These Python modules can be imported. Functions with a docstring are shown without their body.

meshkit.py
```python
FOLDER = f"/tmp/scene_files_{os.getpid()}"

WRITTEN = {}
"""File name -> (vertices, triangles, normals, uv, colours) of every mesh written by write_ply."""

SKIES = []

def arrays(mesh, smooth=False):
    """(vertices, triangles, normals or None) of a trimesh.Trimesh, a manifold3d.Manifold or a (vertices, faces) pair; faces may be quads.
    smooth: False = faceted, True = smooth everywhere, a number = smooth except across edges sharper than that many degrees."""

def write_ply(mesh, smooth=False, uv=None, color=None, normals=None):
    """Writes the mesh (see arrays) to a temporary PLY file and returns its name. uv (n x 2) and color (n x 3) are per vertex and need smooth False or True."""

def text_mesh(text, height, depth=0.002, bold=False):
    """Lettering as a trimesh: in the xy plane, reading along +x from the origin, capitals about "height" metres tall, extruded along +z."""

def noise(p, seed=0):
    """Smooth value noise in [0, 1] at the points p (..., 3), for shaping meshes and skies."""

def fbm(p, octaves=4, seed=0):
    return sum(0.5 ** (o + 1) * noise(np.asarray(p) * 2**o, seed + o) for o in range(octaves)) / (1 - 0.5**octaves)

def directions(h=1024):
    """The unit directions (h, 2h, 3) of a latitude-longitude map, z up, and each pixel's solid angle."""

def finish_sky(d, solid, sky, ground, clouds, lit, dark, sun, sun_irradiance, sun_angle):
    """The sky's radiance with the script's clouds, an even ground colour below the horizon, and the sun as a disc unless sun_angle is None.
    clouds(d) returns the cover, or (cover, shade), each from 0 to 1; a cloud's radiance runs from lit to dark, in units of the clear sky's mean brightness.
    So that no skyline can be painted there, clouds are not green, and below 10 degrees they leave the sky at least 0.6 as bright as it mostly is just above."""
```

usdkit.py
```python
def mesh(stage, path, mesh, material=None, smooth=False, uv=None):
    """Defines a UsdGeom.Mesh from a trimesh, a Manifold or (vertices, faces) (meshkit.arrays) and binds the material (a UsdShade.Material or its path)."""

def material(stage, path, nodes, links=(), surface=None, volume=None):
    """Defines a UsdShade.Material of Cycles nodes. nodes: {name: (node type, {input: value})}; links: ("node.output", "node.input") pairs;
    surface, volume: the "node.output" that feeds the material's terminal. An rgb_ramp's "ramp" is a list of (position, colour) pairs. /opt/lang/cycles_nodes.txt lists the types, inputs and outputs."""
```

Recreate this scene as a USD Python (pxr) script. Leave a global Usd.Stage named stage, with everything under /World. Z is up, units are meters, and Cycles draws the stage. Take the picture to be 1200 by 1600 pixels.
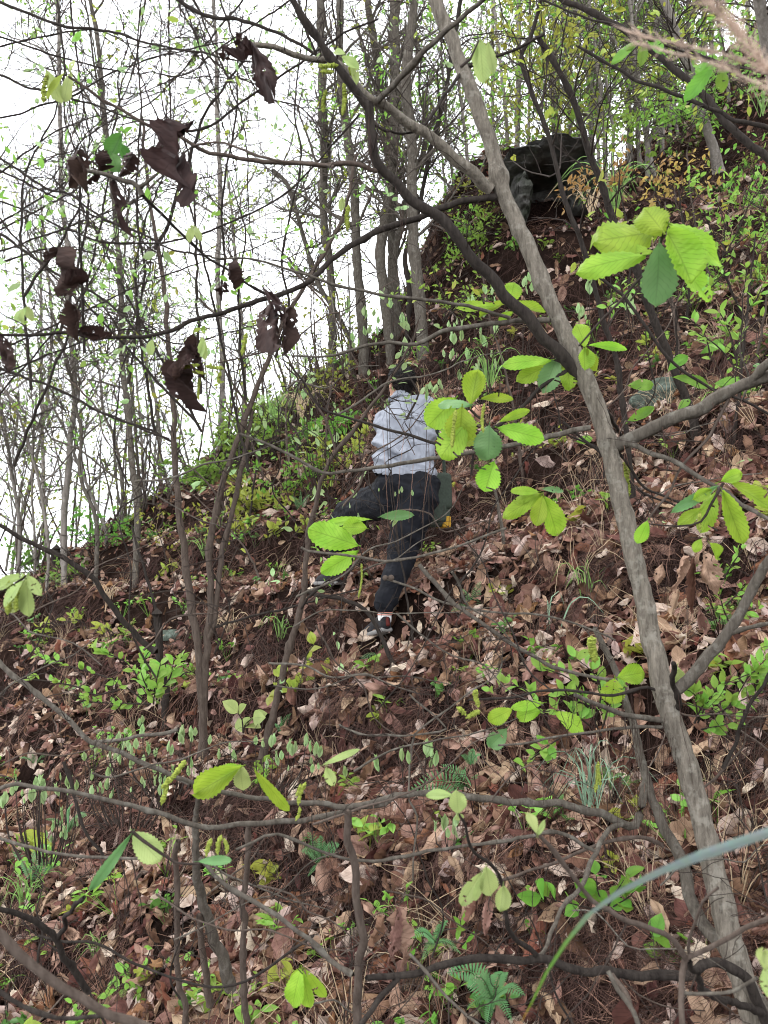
import math, numpy as np, trimesh, usdkit, meshkit
from pxr import Usd, UsdGeom, UsdLux, UsdShade, Gf, Sdf, Vt

def cross(a, b):
    a = np.asarray(a, float); b = np.asarray(b, float)
    return np.stack([a[..., 1] * b[..., 2] - a[..., 2] * b[..., 1], a[..., 2] * b[..., 0] - a[..., 0] * b[..., 2], a[..., 0] * b[..., 1] - a[..., 1] * b[..., 0]], -1)

stage = Usd.Stage.CreateInMemory()
UsdGeom.SetStageUpAxis(stage, 'Z')
UsdGeom.SetStageMetersPerUnit(stage, 1.0)
UsdGeom.Xform.Define(stage, '/World')
stage.SetDefaultPrim(stage.GetPrimAtPath('/World'))

# ------------------------------------------------------------------ camera, sky, sun, exposure
PITCH, FPX = 0.08, 1250.0           # FPX: focal length in pixels of a 1200 x 1600 picture
EXPOSURE = 0.95
cam = UsdGeom.Camera.Define(stage, '/World/camera')
cam.CreateHorizontalApertureAttr(24.0)
cam.CreateVerticalApertureAttr(32.0)
cam.CreateFocalLengthAttr(25.0)
cam.CreateFStopAttr(7.0)
cam.CreateFocusDistanceAttr(4.2)
cam.CreateClippingRangeAttr((0.05, 2000.0))
cam.CreateExposureAttr(EXPOSURE)
cam.AddRotateXOp().Set(90.0 + math.degrees(PITCH))
SUN_EL, SUN_ROT = math.radians(58), math.radians(-62)
sky = UsdLux.DomeLight.Define(stage, '/World/sky')
sky.GetPrim().SetCustomDataByKey('kind', 'structure')
skymat = usdkit.material(stage, '/World/Looks/sky', {
    's': ('sky_texture', {'sky_type': 'single_scattering', 'sun_disc': False, 'sun_elevation': SUN_EL, 'sun_rotation': SUN_ROT}),
    't': ('texture_coordinate', {}),
    'n': ('noise_texture', {'scale': 2.2, 'detail': 5.0, 'roughness': 0.55}),
    'r': ('rgb_ramp', {'ramp': [(0.0, (9.5, 9.9, 10.6)), (0.45, (12.5, 12.8, 13.3)), (1.0, (16.0, 16.0, 16.0))]}),
    'm': ('mix_color', {'fac': 0.93}),
    'b': ('background_shader', {'strength': 0.12})},
    [('t.generated', 'n.vector'), ('n.fac', 'r.fac'), ('s.color', 'm.a'), ('r.color', 'm.b'), ('m.result', 'b.color')], surface='b.background')
UsdShade.MaterialBindingAPI.Apply(sky.GetPrim()).Bind(skymat)
sun = UsdLux.DistantLight.Define(stage, '/World/sun')
sun.CreateIntensityAttr(0.35)
sun.CreateAngleAttr(25.0)
sun.CreateColorAttr(Gf.Vec3f(1.0, 0.97, 0.92))
sun.GetPrim().CreateAttribute('inputs:normalize', Sdf.ValueTypeNames.Bool).Set(True)
sd = np.array([math.sin(SUN_ROT) * math.cos(SUN_EL), math.cos(SUN_ROT) * math.cos(SUN_EL), math.sin(SUN_EL)])
zx = sd; xx = cross([0, 0, 1.0], zx); xx /= np.linalg.norm(xx); yx = cross(zx, xx)
sun.AddTransformOp().Set(Gf.Matrix4d(*xx, 0, *yx, 0, *zx, 0, 0, 0, 0, 1))

# ------------------------------------------------------------------ helpers: prims
_names = {}
def numbered(parent, name):
    k = _names.get((parent, name), 0)
    _names[(parent, name)] = k + 1
    return f'{parent}/{name}' if k == 0 else f'{parent}/{name}_{k:03d}'
def tag(prim, label=None, cat=None, group=None, kind=None):
    p = prim.GetPrim() if hasattr(prim, 'GetPrim') else prim
    for key, v in (('label', label), ('category', cat), ('group', group), ('kind', kind)):
        if v: p.SetCustomDataByKey(key, v)
    return prim
def thing(name, label, cat, loc=(0, 0, 0), group=None, kind=None):
    x = UsdGeom.Xform.Define(stage, numbered('/World', name))
    x.AddTranslateOp().Set(Gf.Vec3d(*map(float, loc)))
    x.loc = np.array(loc, float)
    tag(x, label, cat, group, kind)
    x.path = str(x.GetPath())
    return x
def obj(name, V, F, mat, parent=None, smooth=True, uv=None, label=None, cat=None, group=None, kind=None):
    """one Mesh prim; V in world coordinates, made local to the parent's base"""
    V = np.asarray(V, float)
    if parent is not None:
        V = V - parent.loc
    m = usdkit.mesh(stage, numbered(parent.path if parent is not None else '/World', name), (V, F), mat, smooth=smooth, uv=uv)
    m.loc = parent.loc if parent is not None else np.zeros(3)
    m.path = str(m.GetPath())
    tag(m, label, cat, group, kind)
    return m
class MB:
    def __init__(s): s.v, s.f, s.u, s.n = [], [], [], 0
    def add(s, V, F, U=None):
        s.v.append(np.asarray(V, float)); s.f.append(np.asarray(F) + s.n); s.n += len(V)
        s.u.append(np.zeros((len(V), 2)) if U is None else U)
    def get(s): return np.vstack(s.v), np.vstack(s.f)
    def uv(s): return np.vstack(s.u)

# ------------------------------------------------------------------ helpers: geometry
CF = np.array([0, math.cos(PITCH), math.sin(PITCH)]); CU = np.array([0, -math.sin(PITCH), math.cos(PITCH)]); CR = np.array([1.0, 0, 0])
def P(px, py, d): return CF * d + CR * ((px - 600) / FPX * d) + CU * ((800 - py) / FPX * d)
def fbm(x, y, s, o=4, seed=0): return meshkit.fbm(np.stack([np.asarray(x) * s, np.asarray(y) * s, np.zeros_like(x) + seed * 7.3], -1), o, seed) - 0.5
def ground(x, y):
    x = np.asarray(x, float); y = np.asarray(y, float)
    xs = np.where(x < -14, -14 + (x + 14) * 0.25, np.where(x > 40, 40 + (x - 40) * 0.3, x))
    lat = 0.635 * xs + 0.085 * np.sqrt(xs * xs + 0.25)
    yc = 11.0 + 1.15 * np.clip(x - 2.2, 0, 12) + 2.2 * fbm(x, y * 0, 0.25, 3, 4)
    sp = 0.8 * np.logaddexp(0, (y - yc) / 0.8)
    far = np.maximum(y - 45, 0)
    h = -2.98 + lat + 0.536 * y - 0.40 * sp - 0.12 * far
    s1_ = np.clip((x + 0.15) / 1.35, 0, 1); s2_ = 1 - np.clip((x - 1.3) / 2.2, 0, 1); s3_ = np.clip((y - 7.0) / 3.6, 0, 1)
    h = h + 1.55 * s1_ * s1_ * (3 - 2 * s1_) * s2_ * s2_ * (3 - 2 * s2_) * s3_ * s3_ * (3 - 2 * s3_) * np.clip((22 - y) / 9, 0, 1)
    h = h + 0.42 * np.exp(-((x + 1.5) / 1.4) ** 2) * np.clip((y - 7) / 4, 0, 1) * np.clip((30 - y) / 10, 0, 1)
    h = h + 0.80 * np.exp(-((x - 1.1) / 2.1) ** 2) * np.clip((y - 6.5) / 4.5, 0, 1) ** 2 * np.clip((30 - y) / 10, 0, 1)
    h = h + 0.55 * fbm(x, y, 0.45, 3, 1) + 0.10 * fbm(x, y, 2.2, 3, 2)
    st = 0.60 + 0 * x
    q = (h + 1.9 * fbm(x, y, 0.33, 3, 3) + 0.5 * fbm(x, y, 1.1, 2, 8)) / st
    f = q - np.floor(q)
    g = np.clip((f - 0.52) / 0.40, 0, 1); g = g * g * (3 - 2 * g)
    wide = np.clip(1 - (np.hypot(x, y) - 22) / 10, 0, 1)
    h = h + wide * np.clip(0.60 + 1.5 * fbm(x, y, 0.5, 2, 12), 0.1, 0.95) * st * (g - f)
    h = h + (0.075 * fbm(x, y, 5.0, 3, 5) + 0.03 * fbm(x, y, 14.0, 2, 15)) * wide
    bench = -1.68 + 0.42 * np.minimum(x, 0) + 0.05 * fbm(x, y, 1.5, 2, 6)
    k = 0.12
    near = np.clip((2.9 - y) / 0.8, 0, 1)
    hb = np.maximum(h, bench) + k * np.exp(-np.abs(h - bench) / k) * 0.3
    return h + (hb - h) * near
def gnormal(x, y, e=0.04):
    gx = (ground(x + e, y) - ground(x - e, y)) / (2 * e); gy = (ground(x, y + e) - ground(x, y - e)) / (2 * e)
    n = np.stack([-gx, -gy, np.ones_like(gx)], -1)
    return n / np.linalg.norm(n, axis=-1, keepdims=True)
_ts = np.concatenate([np.arange(0.9, 14, 0.02), np.arange(14, 60, 0.1)])
def G(px, py, dd=False):
    """where the line of sight through a pixel meets the hillside"""
    q = P(px, py, 1.0)[None] * _ts[:, None]
    hit = np.nonzero(q[:, 2] < ground(q[:, 0], q[:, 1]))[0]
    k = hit[0] if len(hit) else len(_ts) - 1
    return float(_ts[k]) if dd else np.array([q[k, 0], q[k, 1], ground(q[k, 0], q[k, 1])])
def to_pix(V):
    V = np.asarray(V); d = V @ CF
    return np.stack([600 + FPX * (V @ CR) / d, 800 - FPX * (V @ CU) / d, d], -1)

def smooth_line(p, step):
    """Catmull-Rom through the points p (n x k), resampled about every step (first 3 columns measure length)"""
    p = np.asarray(p, float)
    if len(p) < 3:
        n = max(2, int(np.linalg.norm(p[1, :3] - p[0, :3]) / step) + 1)
        t = np.linspace(0, 1, n)[:, None]
        return p[0] * (1 - t) + p[-1] * t
    q = np.vstack([2 * p[0] - p[1], p, 2 * p[-1] - p[-2]]); out = []
    for i in range(1, len(q) - 2):
        n = max(1, int(np.linalg.norm(q[i + 1, :3] - q[i, :3]) / step))
        t = (np.arange(n) / n)[:, None]
        a, b, c, d = q[i - 1], q[i], q[i + 1], q[i + 2]
        out.append(0.5 * (2 * b + (c - a) * t + (2 * a - 5 * b + 4 * c - d) * t * t + (3 * b - a - 3 * c + d) * t ** 3))
    return np.vstack(out + [p[-1:]])
def tube(p, r, sides=6, rough=0.0, rng=None, cap=True):
    p = np.asarray(p, float); n = len(p); r = np.broadcast_to(np.asarray(r, float), (n,))
    t = np.gradient(p, axis=0); t /= np.linalg.norm(t, axis=1, keepdims=True) + 1e-12
    ref = np.array([0.31, 0.23, 0.92]) if abs(t[:, 2]).mean() < 0.75 else np.array([0.9, 0.37, 0.21])
    a = cross(t, ref); a /= np.linalg.norm(a, axis=1, keepdims=True) + 1e-12
    b = cross(t, a); ang = np.arange(sides) * 2 * np.pi / sides
    rr = r[:, None] * np.ones(sides)
    if rough and rng is not None:
        rr = rr * (1 + rough * rng.uniform(-1, 1, rr.shape) + 0.6 * rough * rng.uniform(-1, 1, (n, 1)))
    V = (p[:, None] + rr[..., None] * (np.cos(ang)[None, :, None] * a[:, None] + np.sin(ang)[None, :, None] * b[:, None])).reshape(-1, 3)
    i, j = np.meshgrid(np.arange(n - 1), np.arange(sides), indexing='ij')
    q = np.stack([i * sides + j, i * sides + (j + 1) % sides, (i + 1) * sides + (j + 1) % sides, (i + 1) * sides + j], -1).reshape(-1, 4)
    F = np.vstack([q[:, [0, 2, 1]], q[:, [0, 3, 2]]])
    if cap:
        c0, c1 = len(V), len(V) + 1
        V = np.vstack([V, p[:1], p[-1:] + t[-1:] * r[-1]])
        k = np.arange(sides); m = (n - 1) * sides
        F = np.vstack([F, np.stack([np.full(sides, c0), (k + 1) % sides, k][::1], 1)[:, [0, 2, 1]][:, [0, 2, 1]], np.stack([np.full(sides, c1), m + k, m + (k + 1) % sides], 1)])
    return V, F
def unit(v): v = np.asarray(v, float); return v / (math.sqrt(float(v @ v)) + 1e-12)

# ------------------------------------------------------------------ materials
def mat(name, nodes, links, surface='p.BSDF'):
    return usdkit.material(stage, '/World/Looks/' + name, nodes, links, surface=surface)
def plain(name, col, rough=0.7, var=0.25, scale=30.0, bump=0.0, stretch=(1, 1, 1), rnd=0.0, spec=0.08):
    """colour broken up by noise and by object"""
    c = np.array(col)
    nodes = {'t': ('texture_coordinate', {}), 'mp': ('mapping', {'scale': stretch}), 'n': ('noise_texture', {'scale': scale, 'detail': 1.5, 'roughness': 0.6}),
             'r': ('rgb_ramp', {'ramp': [(0.25, tuple(c * (1 - var))), (0.75, tuple(np.minimum(c * (1 + var), 1)))]}),
             'o': ('object_info', {}), 'k': ('map_range', {'from_min': 0.0, 'from_max': 1.0, 'to_min': 1 - rnd, 'to_max': 1 + rnd}), 'h': ('hsv', {}),
             'p': ('principled_bsdf', {'roughness': rough, 'specular_ior_level': spec})}
    links = [('t.object', 'mp.vector'), ('mp.vector', 'n.vector'), ('n.fac', 'r.fac'), ('o.random', 'k.value'), ('k.result', 'h.value'), ('r.color', 'h.color'), ('h.color', 'p.base_color')]
    if bump:
        nodes['b'] = ('bump', {'strength': 0.8, 'distance': bump}); links += [('n.fac', 'b.height'), ('b.normal', 'p.normal')]
    return mat(name, nodes, links)
def leaf_mat(name, dark, light, trans=0.4, rough=0.42, veins=9.0, rnd=0.14, back=None, vein_dark=0.72, spec=0.22):
    """leaf with midrib and slanting side veins drawn from its own uv; lets light through"""
    d, l = np.array(dark), np.array(light)
    N = {'u': ('uvmap', {'attribute': 'st'}), 's': ('separate_xyz', {}),
         'c': ('math', {'math_type': 'subtract', 'value2': 0.5}), 'a': ('math', {'math_type': 'absolute'}),
         'sl': ('math', {'math_type': 'multiply', 'value2': -0.55}), 'ad': ('math', {'math_type': 'add'}), 'mu': ('math', {'math_type': 'multiply', 'value2': veins}),
         'fr': ('math', {'math_type': 'fraction'}), 'v1': ('math', {'math_type': 'less_than', 'value2': 0.13}), 'v2': ('math', {'math_type': 'less_than', 'value2': 0.022}),
         'mx': ('math', {'math_type': 'maximum'}), 'vm': ('math', {'math_type': 'multiply', 'value2': 1.0}),
         't': ('texture_coordinate', {}), 'n': ('noise_texture', {'scale': 22.0, 'detail': 2.0}), 'r': ('rgb_ramp', {'ramp': [(0.3, tuple(d)), (0.7, tuple(l))]}),
         'vc': ('mix_color', {'blend_type': 'multiply', 'b': (vein_dark,) * 3}),
         'o': ('object_info', {}), 'k': ('map_range', {'to_min': 1 - rnd, 'to_max': 1 + rnd}), 'kh': ('map_range', {'to_min': 0.5 - rnd * 0.12, 'to_max': 0.5 + rnd * 0.10}), 'h': ('hsv', {}),
         'p': ('principled_bsdf', {'roughness': rough, 'specular_ior_level': spec}), 'tl': ('translucent_bsdf', {}), 'm': ('mix_closure', {'fac': trans}),
         'b': ('bump', {'strength': 0.5, 'distance': 0.0012})}
    L = [('u.UV', 's.vector'), ('s.y', 'c.value1'), ('c.value', 'a.value1'), ('a.value', 'sl.value1'), ('s.x', 'ad.value1'), ('sl.value', 'ad.value2'), ('ad.value', 'mu.value1'), ('mu.value', 'fr.value1'),
         ('fr.value', 'v1.value1'), ('a.value', 'v2.value1'), ('v1.value', 'mx.value1'), ('v2.value', 'mx.value2'), ('mx.value', 'vm.value1'), ('vm.value', 'vc.fac'),
         ('t.object', 'n.vector'), ('n.fac', 'r.fac'), ('r.color', 'vc.a'), ('o.random', 'k.value'), ('k.result', 'h.value'), ('o.random', 'kh.value'), ('kh.result', 'h.hue'), ('vc.result', 'h.color'), ('h.color', 'p.base_color'),
         ('h.color', 'tl.color'), ('p.BSDF', 'm.closure1'), ('tl.BSDF', 'm.closure2'), ('mx.value', 'b.height'), ('b.normal', 'p.normal')]
    return mat(name, N, L, 'm.closure')
M = {}
M['soil'] = mat('soil', {'g': ('geometry', {}), 'n': ('noise_texture', {'scale': 9.0, 'detail': 8.0, 'roughness': 0.7}), 'n2': ('noise_texture', {'scale': 1.3, 'detail': 3.0}),
    'r': ('rgb_ramp', {'ramp': [(0.3, (0.006, 0.004, 0.0033)), (0.55, (0.019, 0.0125, 0.0105)), (0.8, (0.052, 0.034, 0.027))]}), 'r2': ('rgb_ramp', {'ramp': [(0.35, (0.7, 0.68, 0.68)), (0.7, (1.2, 1.12, 1.05))]}),
    'm': ('mix_color', {'blend_type': 'multiply', 'fac': 1.0}), 'b': ('bump', {'strength': 1.0, 'distance': 0.05}), 'p': ('principled_bsdf', {'roughness': 0.95, 'specular_ior_level': 0.0})},
    [('g.position', 'n.vector'), ('g.position', 'n2.vector'), ('n.fac', 'r.fac'), ('n2.fac', 'r2.fac'), ('r.color', 'm.a'), ('r2.color', 'm.b'), ('m.result', 'p.base_color'), ('n.fac', 'b.height'), ('b.normal', 'p.normal')])
LIT = {'tan': ((0.21, 0.125, 0.088), (0.36, 0.235, 0.170)), 'brown': ((0.105, 0.053, 0.036), (0.195, 0.105, 0.073)), 'pale': ((0.34, 0.255, 0.205), (0.52, 0.41, 0.345)), 'dark': ((0.050, 0.024, 0.017), (0.10, 0.048, 0.034)), 'rust': ((0.13, 0.055, 0.032), (0.22, 0.10, 0.057))}
for k, (a, b) in LIT.items(): M['litter_' + k] = leaf_mat('litter_' + k, a, b, trans=0.12, rough=0.6, veins=11, rnd=0.22, vein_dark=0.72, spec=0.08)
M['needle'] = plain('needle', (0.058, 0.032, 0.026), 0.7, 0.3, 12, rnd=0.45)
M['needle_pale'] = plain('needle_pale', (0.19, 0.110, 0.080), 0.7, 0.3, 12, rnd=0.35)
M['needle_dark'] = plain('needle_dark', (0.020, 0.011, 0.009), 0.8, 0.3, 12, rnd=0.3)

# ------------------------------------------------------------------ the hillside
def axis(lo, hi, fine_lo, fine_hi, fine, coarse):
    a = [fine_hi]; s = fine
    while a[-1] < hi: s = min(s * 1.12, coarse); a.append(a[-1] + s)
    b = [fine_lo]; s = fine
    while b[-1] > lo: s = min(s * 1.12, coarse); b.append(b[-1] - s)
    return np.array(b[:0:-1] + list(np.arange(fine_lo, fine_hi, fine)) + a)
gx, gy = axis(-220, 160, -6.0, 6.5, 0.045, 6), axis(-60, 260, 1.6, 13.0, 0.045, 6)
X, Y = np.meshgrid(gx, gy); Z = ground(X, Y)
nx, ny = len(gx), len(gy)
i, j = np.meshgrid(np.arange(ny - 1), np.arange(nx - 1), indexing='ij'); a = i * nx + j
quad = np.stack([a, a + 1, a + nx + 1, a + nx], -1).reshape(-1, 4)
obj('hillside', np.stack([X, Y, Z], -1).reshape(-1, 3), np.vstack([quad[:, [0, 1, 2]], quad[:, [0, 2, 3]]]), M['soil'], kind='structure')

# ------------------------------------------------------------------ leaves
def leaf_shape(kind, t):
    if kind == 'oak': return (t ** 0.86) * ((1 - t) ** 0.66) / 0.350
    if kind == 'oval': return np.sin(np.pi * np.clip(t, 0, 1) ** 0.9) ** 0.85
    if kind == 'lance': return (t ** 0.7) * ((1 - t) ** 0.9) / 0.46
    return np.sin(np.pi * t)
def leaf(base, tip, width, face, rng, n=14, kind='oak', teeth=0.10, fold=0.25, curl=0.15, wave=0.06, petiole=0.0, holes=0.0, crumple=0.0, cols=(-1, -0.5, 0, 0.5, 1), roll=0.0):
    """one leaf from base to tip, its upper side turned to face; returns V, F, uv"""
    base, tip = np.asarray(base, float), np.asarray(tip, float)
    L = np.linalg.norm(tip - base); y = (tip - base) / L
    x = cross(y, face); x = unit(x) if np.linalg.norm(x) > 1e-3 else unit(cross(y, [0.3, 0.2, 0.9])); z = cross(x, y)
    t = np.linspace(0, 1, n + 1); c = np.array(cols, float); m = len(c)
    w = leaf_shape(kind, np.clip(t, 0.0, 1.0)) * width / 2
    w[0] = max(w[0], 0.03 * width); w[-1] = 0.01 * width
    if teeth: w = w * (1 - teeth * (np.arange(n + 1) % 2)); 
    T, C = np.meshgrid(t, c, indexing='ij'); W = w[:, None]
    xx = C * W; yy = T * L + (0.06 * L * np.abs(C) * (teeth > 0)) * (T * (1 - T)) * 2
    ph = rng.uniform(0, 6.28, 2)
    zz = fold * np.abs(xx) - curl * L * T * T + wave * width * np.abs(C) * np.sin(T * 9 + ph[0] + C * 1.5) * T
    zz = zz + roll * (C * C) * width
    if crumple:
        q = np.stack([T * 3.1 + ph[0], C * 1.7 + ph[1], np.full_like(T, ph[0])], -1)
        zz = zz + crumple * L * (meshkit.noise(q * 1.3) - 0.5) + 0.5 * crumple * L * (meshkit.noise(q * 3.1) - 0.5); xx = xx * (1 - 0.4 * crumple * meshkit.noise(q * 2 + 5)); 
    V = base + xx[..., None] * x + yy[..., None] * y + zz[..., None] * z
    i, j = np.meshgrid(np.arange(n), np.arange(m - 1), indexing='ij'); a = (i * m + j).ravel()
    if holes:
        a = a[rng.uniform(size=len(a)) > holes * (0.35 + np.abs((c[:-1] + c[1:]) / 2))[None].repeat(n, 0).ravel()]
    F = np.vstack([np.stack([a, a + 1, a + m + 1], 1), np.stack([a, a + m + 1, a + m], 1)])
    U = np.stack([T, C * 0.5 + 0.5], -1).reshape(-1, 2); V = V.reshape(-1, 3)
    if petiole:
        pv, pf = tube(np.array([base - y * petiole * 0.95 + z * 0.15 * petiole, base - y * petiole * 0.4, base + y * 0.05 * L]), [width * 0.025, width * 0.02, width * 0.015], 4, cap=False)
        F = np.vstack([F, pf + len(V)]); V = np.vstack([V, pv]); U = np.vstack([U, np.tile([0.5, 0.5], (len(pv), 1))])
    return V, F, U
# ------------------------------------------------------------------ ground cover: fallen leaves and pine needles
rng = np.random.default_rng(11)
def visible_ground(n, dmin, dmax, power=1.0, pad=80, seed=0):
    """random points of the hillside in front of the camera, evenly dense in the picture"""
    r = np.random.default_rng(seed)
    th = np.arctan(r.uniform(-600 - pad, 600 + pad, n) / FPX); dd = np.exp(r.uniform(np.log(dmin), np.log(dmax), n))
    return dd * np.tan(th), dd
def frame_quat(xa, ya, za):
    Rm = np.stack([xa, ya, za], -1)
    from scipy.spatial.transform import Rotation
    q = Rotation.from_matrix(Rm).as_quat()
    return q[:, [3, 0, 1, 2]]
def downhill(nrm):
    g = np.array([0, 0, -1.0]); d = g - nrm * (nrm @ g)[:, None]
    return d / (np.linalg.norm(d, axis=1, keepdims=True) + 1e-9)
def instancer(name, protos, pos, quat, scale, idx, kind='stuff', label=None, cat=None):
    path = numbered('/World', name)
    pi = UsdGeom.PointInstancer.Define(stage, path)
    paths = []
    for k, (V, F, U, m) in enumerate(protos):
        nm = 'piece' if k == 0 else f'piece_{k:03d}'
        usdkit.mesh(stage, f'{path}/{nm}', (V, F), m, smooth=True, uv=U); paths.append(Sdf.Path(f'{path}/{nm}'))
    pi.CreatePrototypesRel().SetTargets(paths)
    pi.CreateProtoIndicesAttr(Vt.IntArray.FromNumpy(idx.astype(np.int32)))
    pi.CreatePositionsAttr(Vt.Vec3fArray.FromNumpy(pos.astype(np.float32)))
    pi.CreateOrientationsAttr(Vt.QuathArray([Gf.Quath(float(a), float(b), float(c), float(d)) for a, b, c, d in quat]))
    pi.CreateScalesAttr(Vt.Vec3fArray.FromNumpy(np.repeat(scale[:, None], 3, 1).astype(np.float32)))
    tag(pi, label, cat, None, kind)
    return pi
# needles: mats of fine brown strands that hang down the banks
def needle_clump(r, n, L, w, spread, droop):
    mb = MB()
    for _ in range(n):
        p0 = np.array([r.normal(0, spread), r.normal(0, spread), abs(r.normal(0, 0.012))])
        a = r.normal(0, 0.62); d = np.array([math.cos(a), math.sin(a), r.normal(0.06, 0.10)])
        l = L * r.uniform(0.5, 1.25); s = np.linspace(0, 1, 5)[:, None]
        bend = np.array([0, r.normal(0, 0.10), 0.0])
        arch = r.uniform(0.0, 0.10)
        p = p0 + d * l * s + bend * l * s * s + np.array([0, 0, 1]) * (arch * l * 4 * s * (1 - s) - droop * l * s * s)
        side = np.array([-d[1], d[0], 0.0]); up = unit(side + np.array([0, 0, r.normal(0, 0.8)]))
        ww = w * r.uniform(0.6, 1.4) * np.array([1, 1, 0.9, 0.7, 0.25])[:, None]
        V = np.vstack([p - up * ww / 2, p + up * ww / 2]); k = np.arange(4)
        mb.add(V, np.vstack([np.stack([k, k + 1, k + 6], 1), np.stack([k, k + 6, k + 5], 1)]))
    V, F = mb.get(); return V, F, mb.uv()
rp = np.random.default_rng(5)
clumps = [needle_clump(rp, 30, 0.17, 0.0019, 0.075, 0.05) + (M[m],) for m in ('needle', 'needle', 'needle', 'needle_pale', 'needle_dark')]
x, y = visible_ground(17000, 2.0, 14.0, seed=1)
z = ground(x, y); nr = gnormal(x, y)
steep = 1 - nr[:, 2]
keep = rng.uniform(size=len(x)) < np.clip(0.14 + 0.30 * np.clip((4.4 - y) / 1.5, 0, 1) + 1.5 * (steep - 0.24) + 3.0 * fbm(x, y, 1.7, 3, 31), 0.02, 0.95)
keep &= np.hypot(x, y) > 1.7
FEET = [G(596, 992), G(516, 914)]
for f_ in FEET: keep &= np.hypot(x - f_[0], y - f_[1] - 0.08) > 0.30
x, y, z, nr, steep = x[keep], y[keep], z[keep], nr[keep], steep[keep]
dh = downhill(nr); ang = rng.normal(0, 0.9, len(x))
xa = dh * np.cos(ang)[:, None] + cross(nr, dh) * np.sin(ang)[:, None]; ya = cross(nr, xa)
pick = np.where(rng.uniform(size=len(x)) < 0.12, 3, np.where(rng.uniform(size=len(x)) < 0.22, 4, rng.integers(0, 3, len(x))))
instancer('pine_needle_litter', clumps, np.stack([x, y, z], -1) + nr * rng.uniform(0.000, 0.026, len(x))[:, None], frame_quat(xa, ya, nr), rng.uniform(0.7, 1.35, len(x)) * np.clip(y / 4.5, 0.75, 1.25), pick,
          label='reddish brown pine needles and dead grass strands hanging over the banks', cat='pine needles')
# fallen leaves
def dead_leaf(r, L, k):
    return leaf((0, -L / 2, 0), (0, L / 2, 0), L * r.uniform(0.36, 0.56), (0, 0, 1.0), r, n=8, kind='oak', teeth=0.10, fold=r.uniform(-0.3, 0.5), curl=r.uniform(-0.25, 0.25), wave=0.10, crumple=r.uniform(0.16, 0.42), roll=r.uniform(-0.35, 0.40), petiole=L * 0.1 * (k % 2))
tones = ['tan', 'brown', 'pale', 'dark', 'rust']
protos = []
for k in range(15): protos.append(dead_leaf(rp, 0.125, k) + (M['litter_' + tones[k % 5]],))
x, y = visible_ground(34000, 2.0, 17.0, seed=2)
z = ground(x, y); nr = gnormal(x, y, 0.06); steep = 1 - nr[:, 2]
patch = fbm(x, y, 1.6, 3, 9)
keep = rng.uniform(size=len(x)) < np.clip(0.80 - 0.9 * np.clip(steep - 0.38, 0, 1) + 2.3 * patch, 0.15, 1.0)
x, y, z, nr, steep = x[keep], y[keep], z[keep], nr[keep], steep[keep]
n = len(x)
tilt = rng.normal(0, 0.42, (n, 3)); up = nr + tilt; up /= np.linalg.norm(up, axis=1, keepdims=True)
rd = rng.normal(size=(n, 3)); xa = cross(up, rd); xa /= np.linalg.norm(xa, axis=1, keepdims=True); ya = cross(up, xa)
flip = rng.uniform(size=n) < 0.5; up = np.where(flip[:, None], -up, up); ya = cross(up, xa)
tone = rng.choice(5, n, p=[0.33, 0.32, 0.15, 0.14, 0.06]); idx = tone + 5 * rng.integers(0, 3, n)
sc = np.clip(rng.lognormal(-0.47, 0.45, n), 0.18, 1.5)
lift = 0.012 + 0.035 * rng.uniform(size=n)
pos = np.stack([x, y, z], -1) + nr * lift[:, None]
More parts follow.
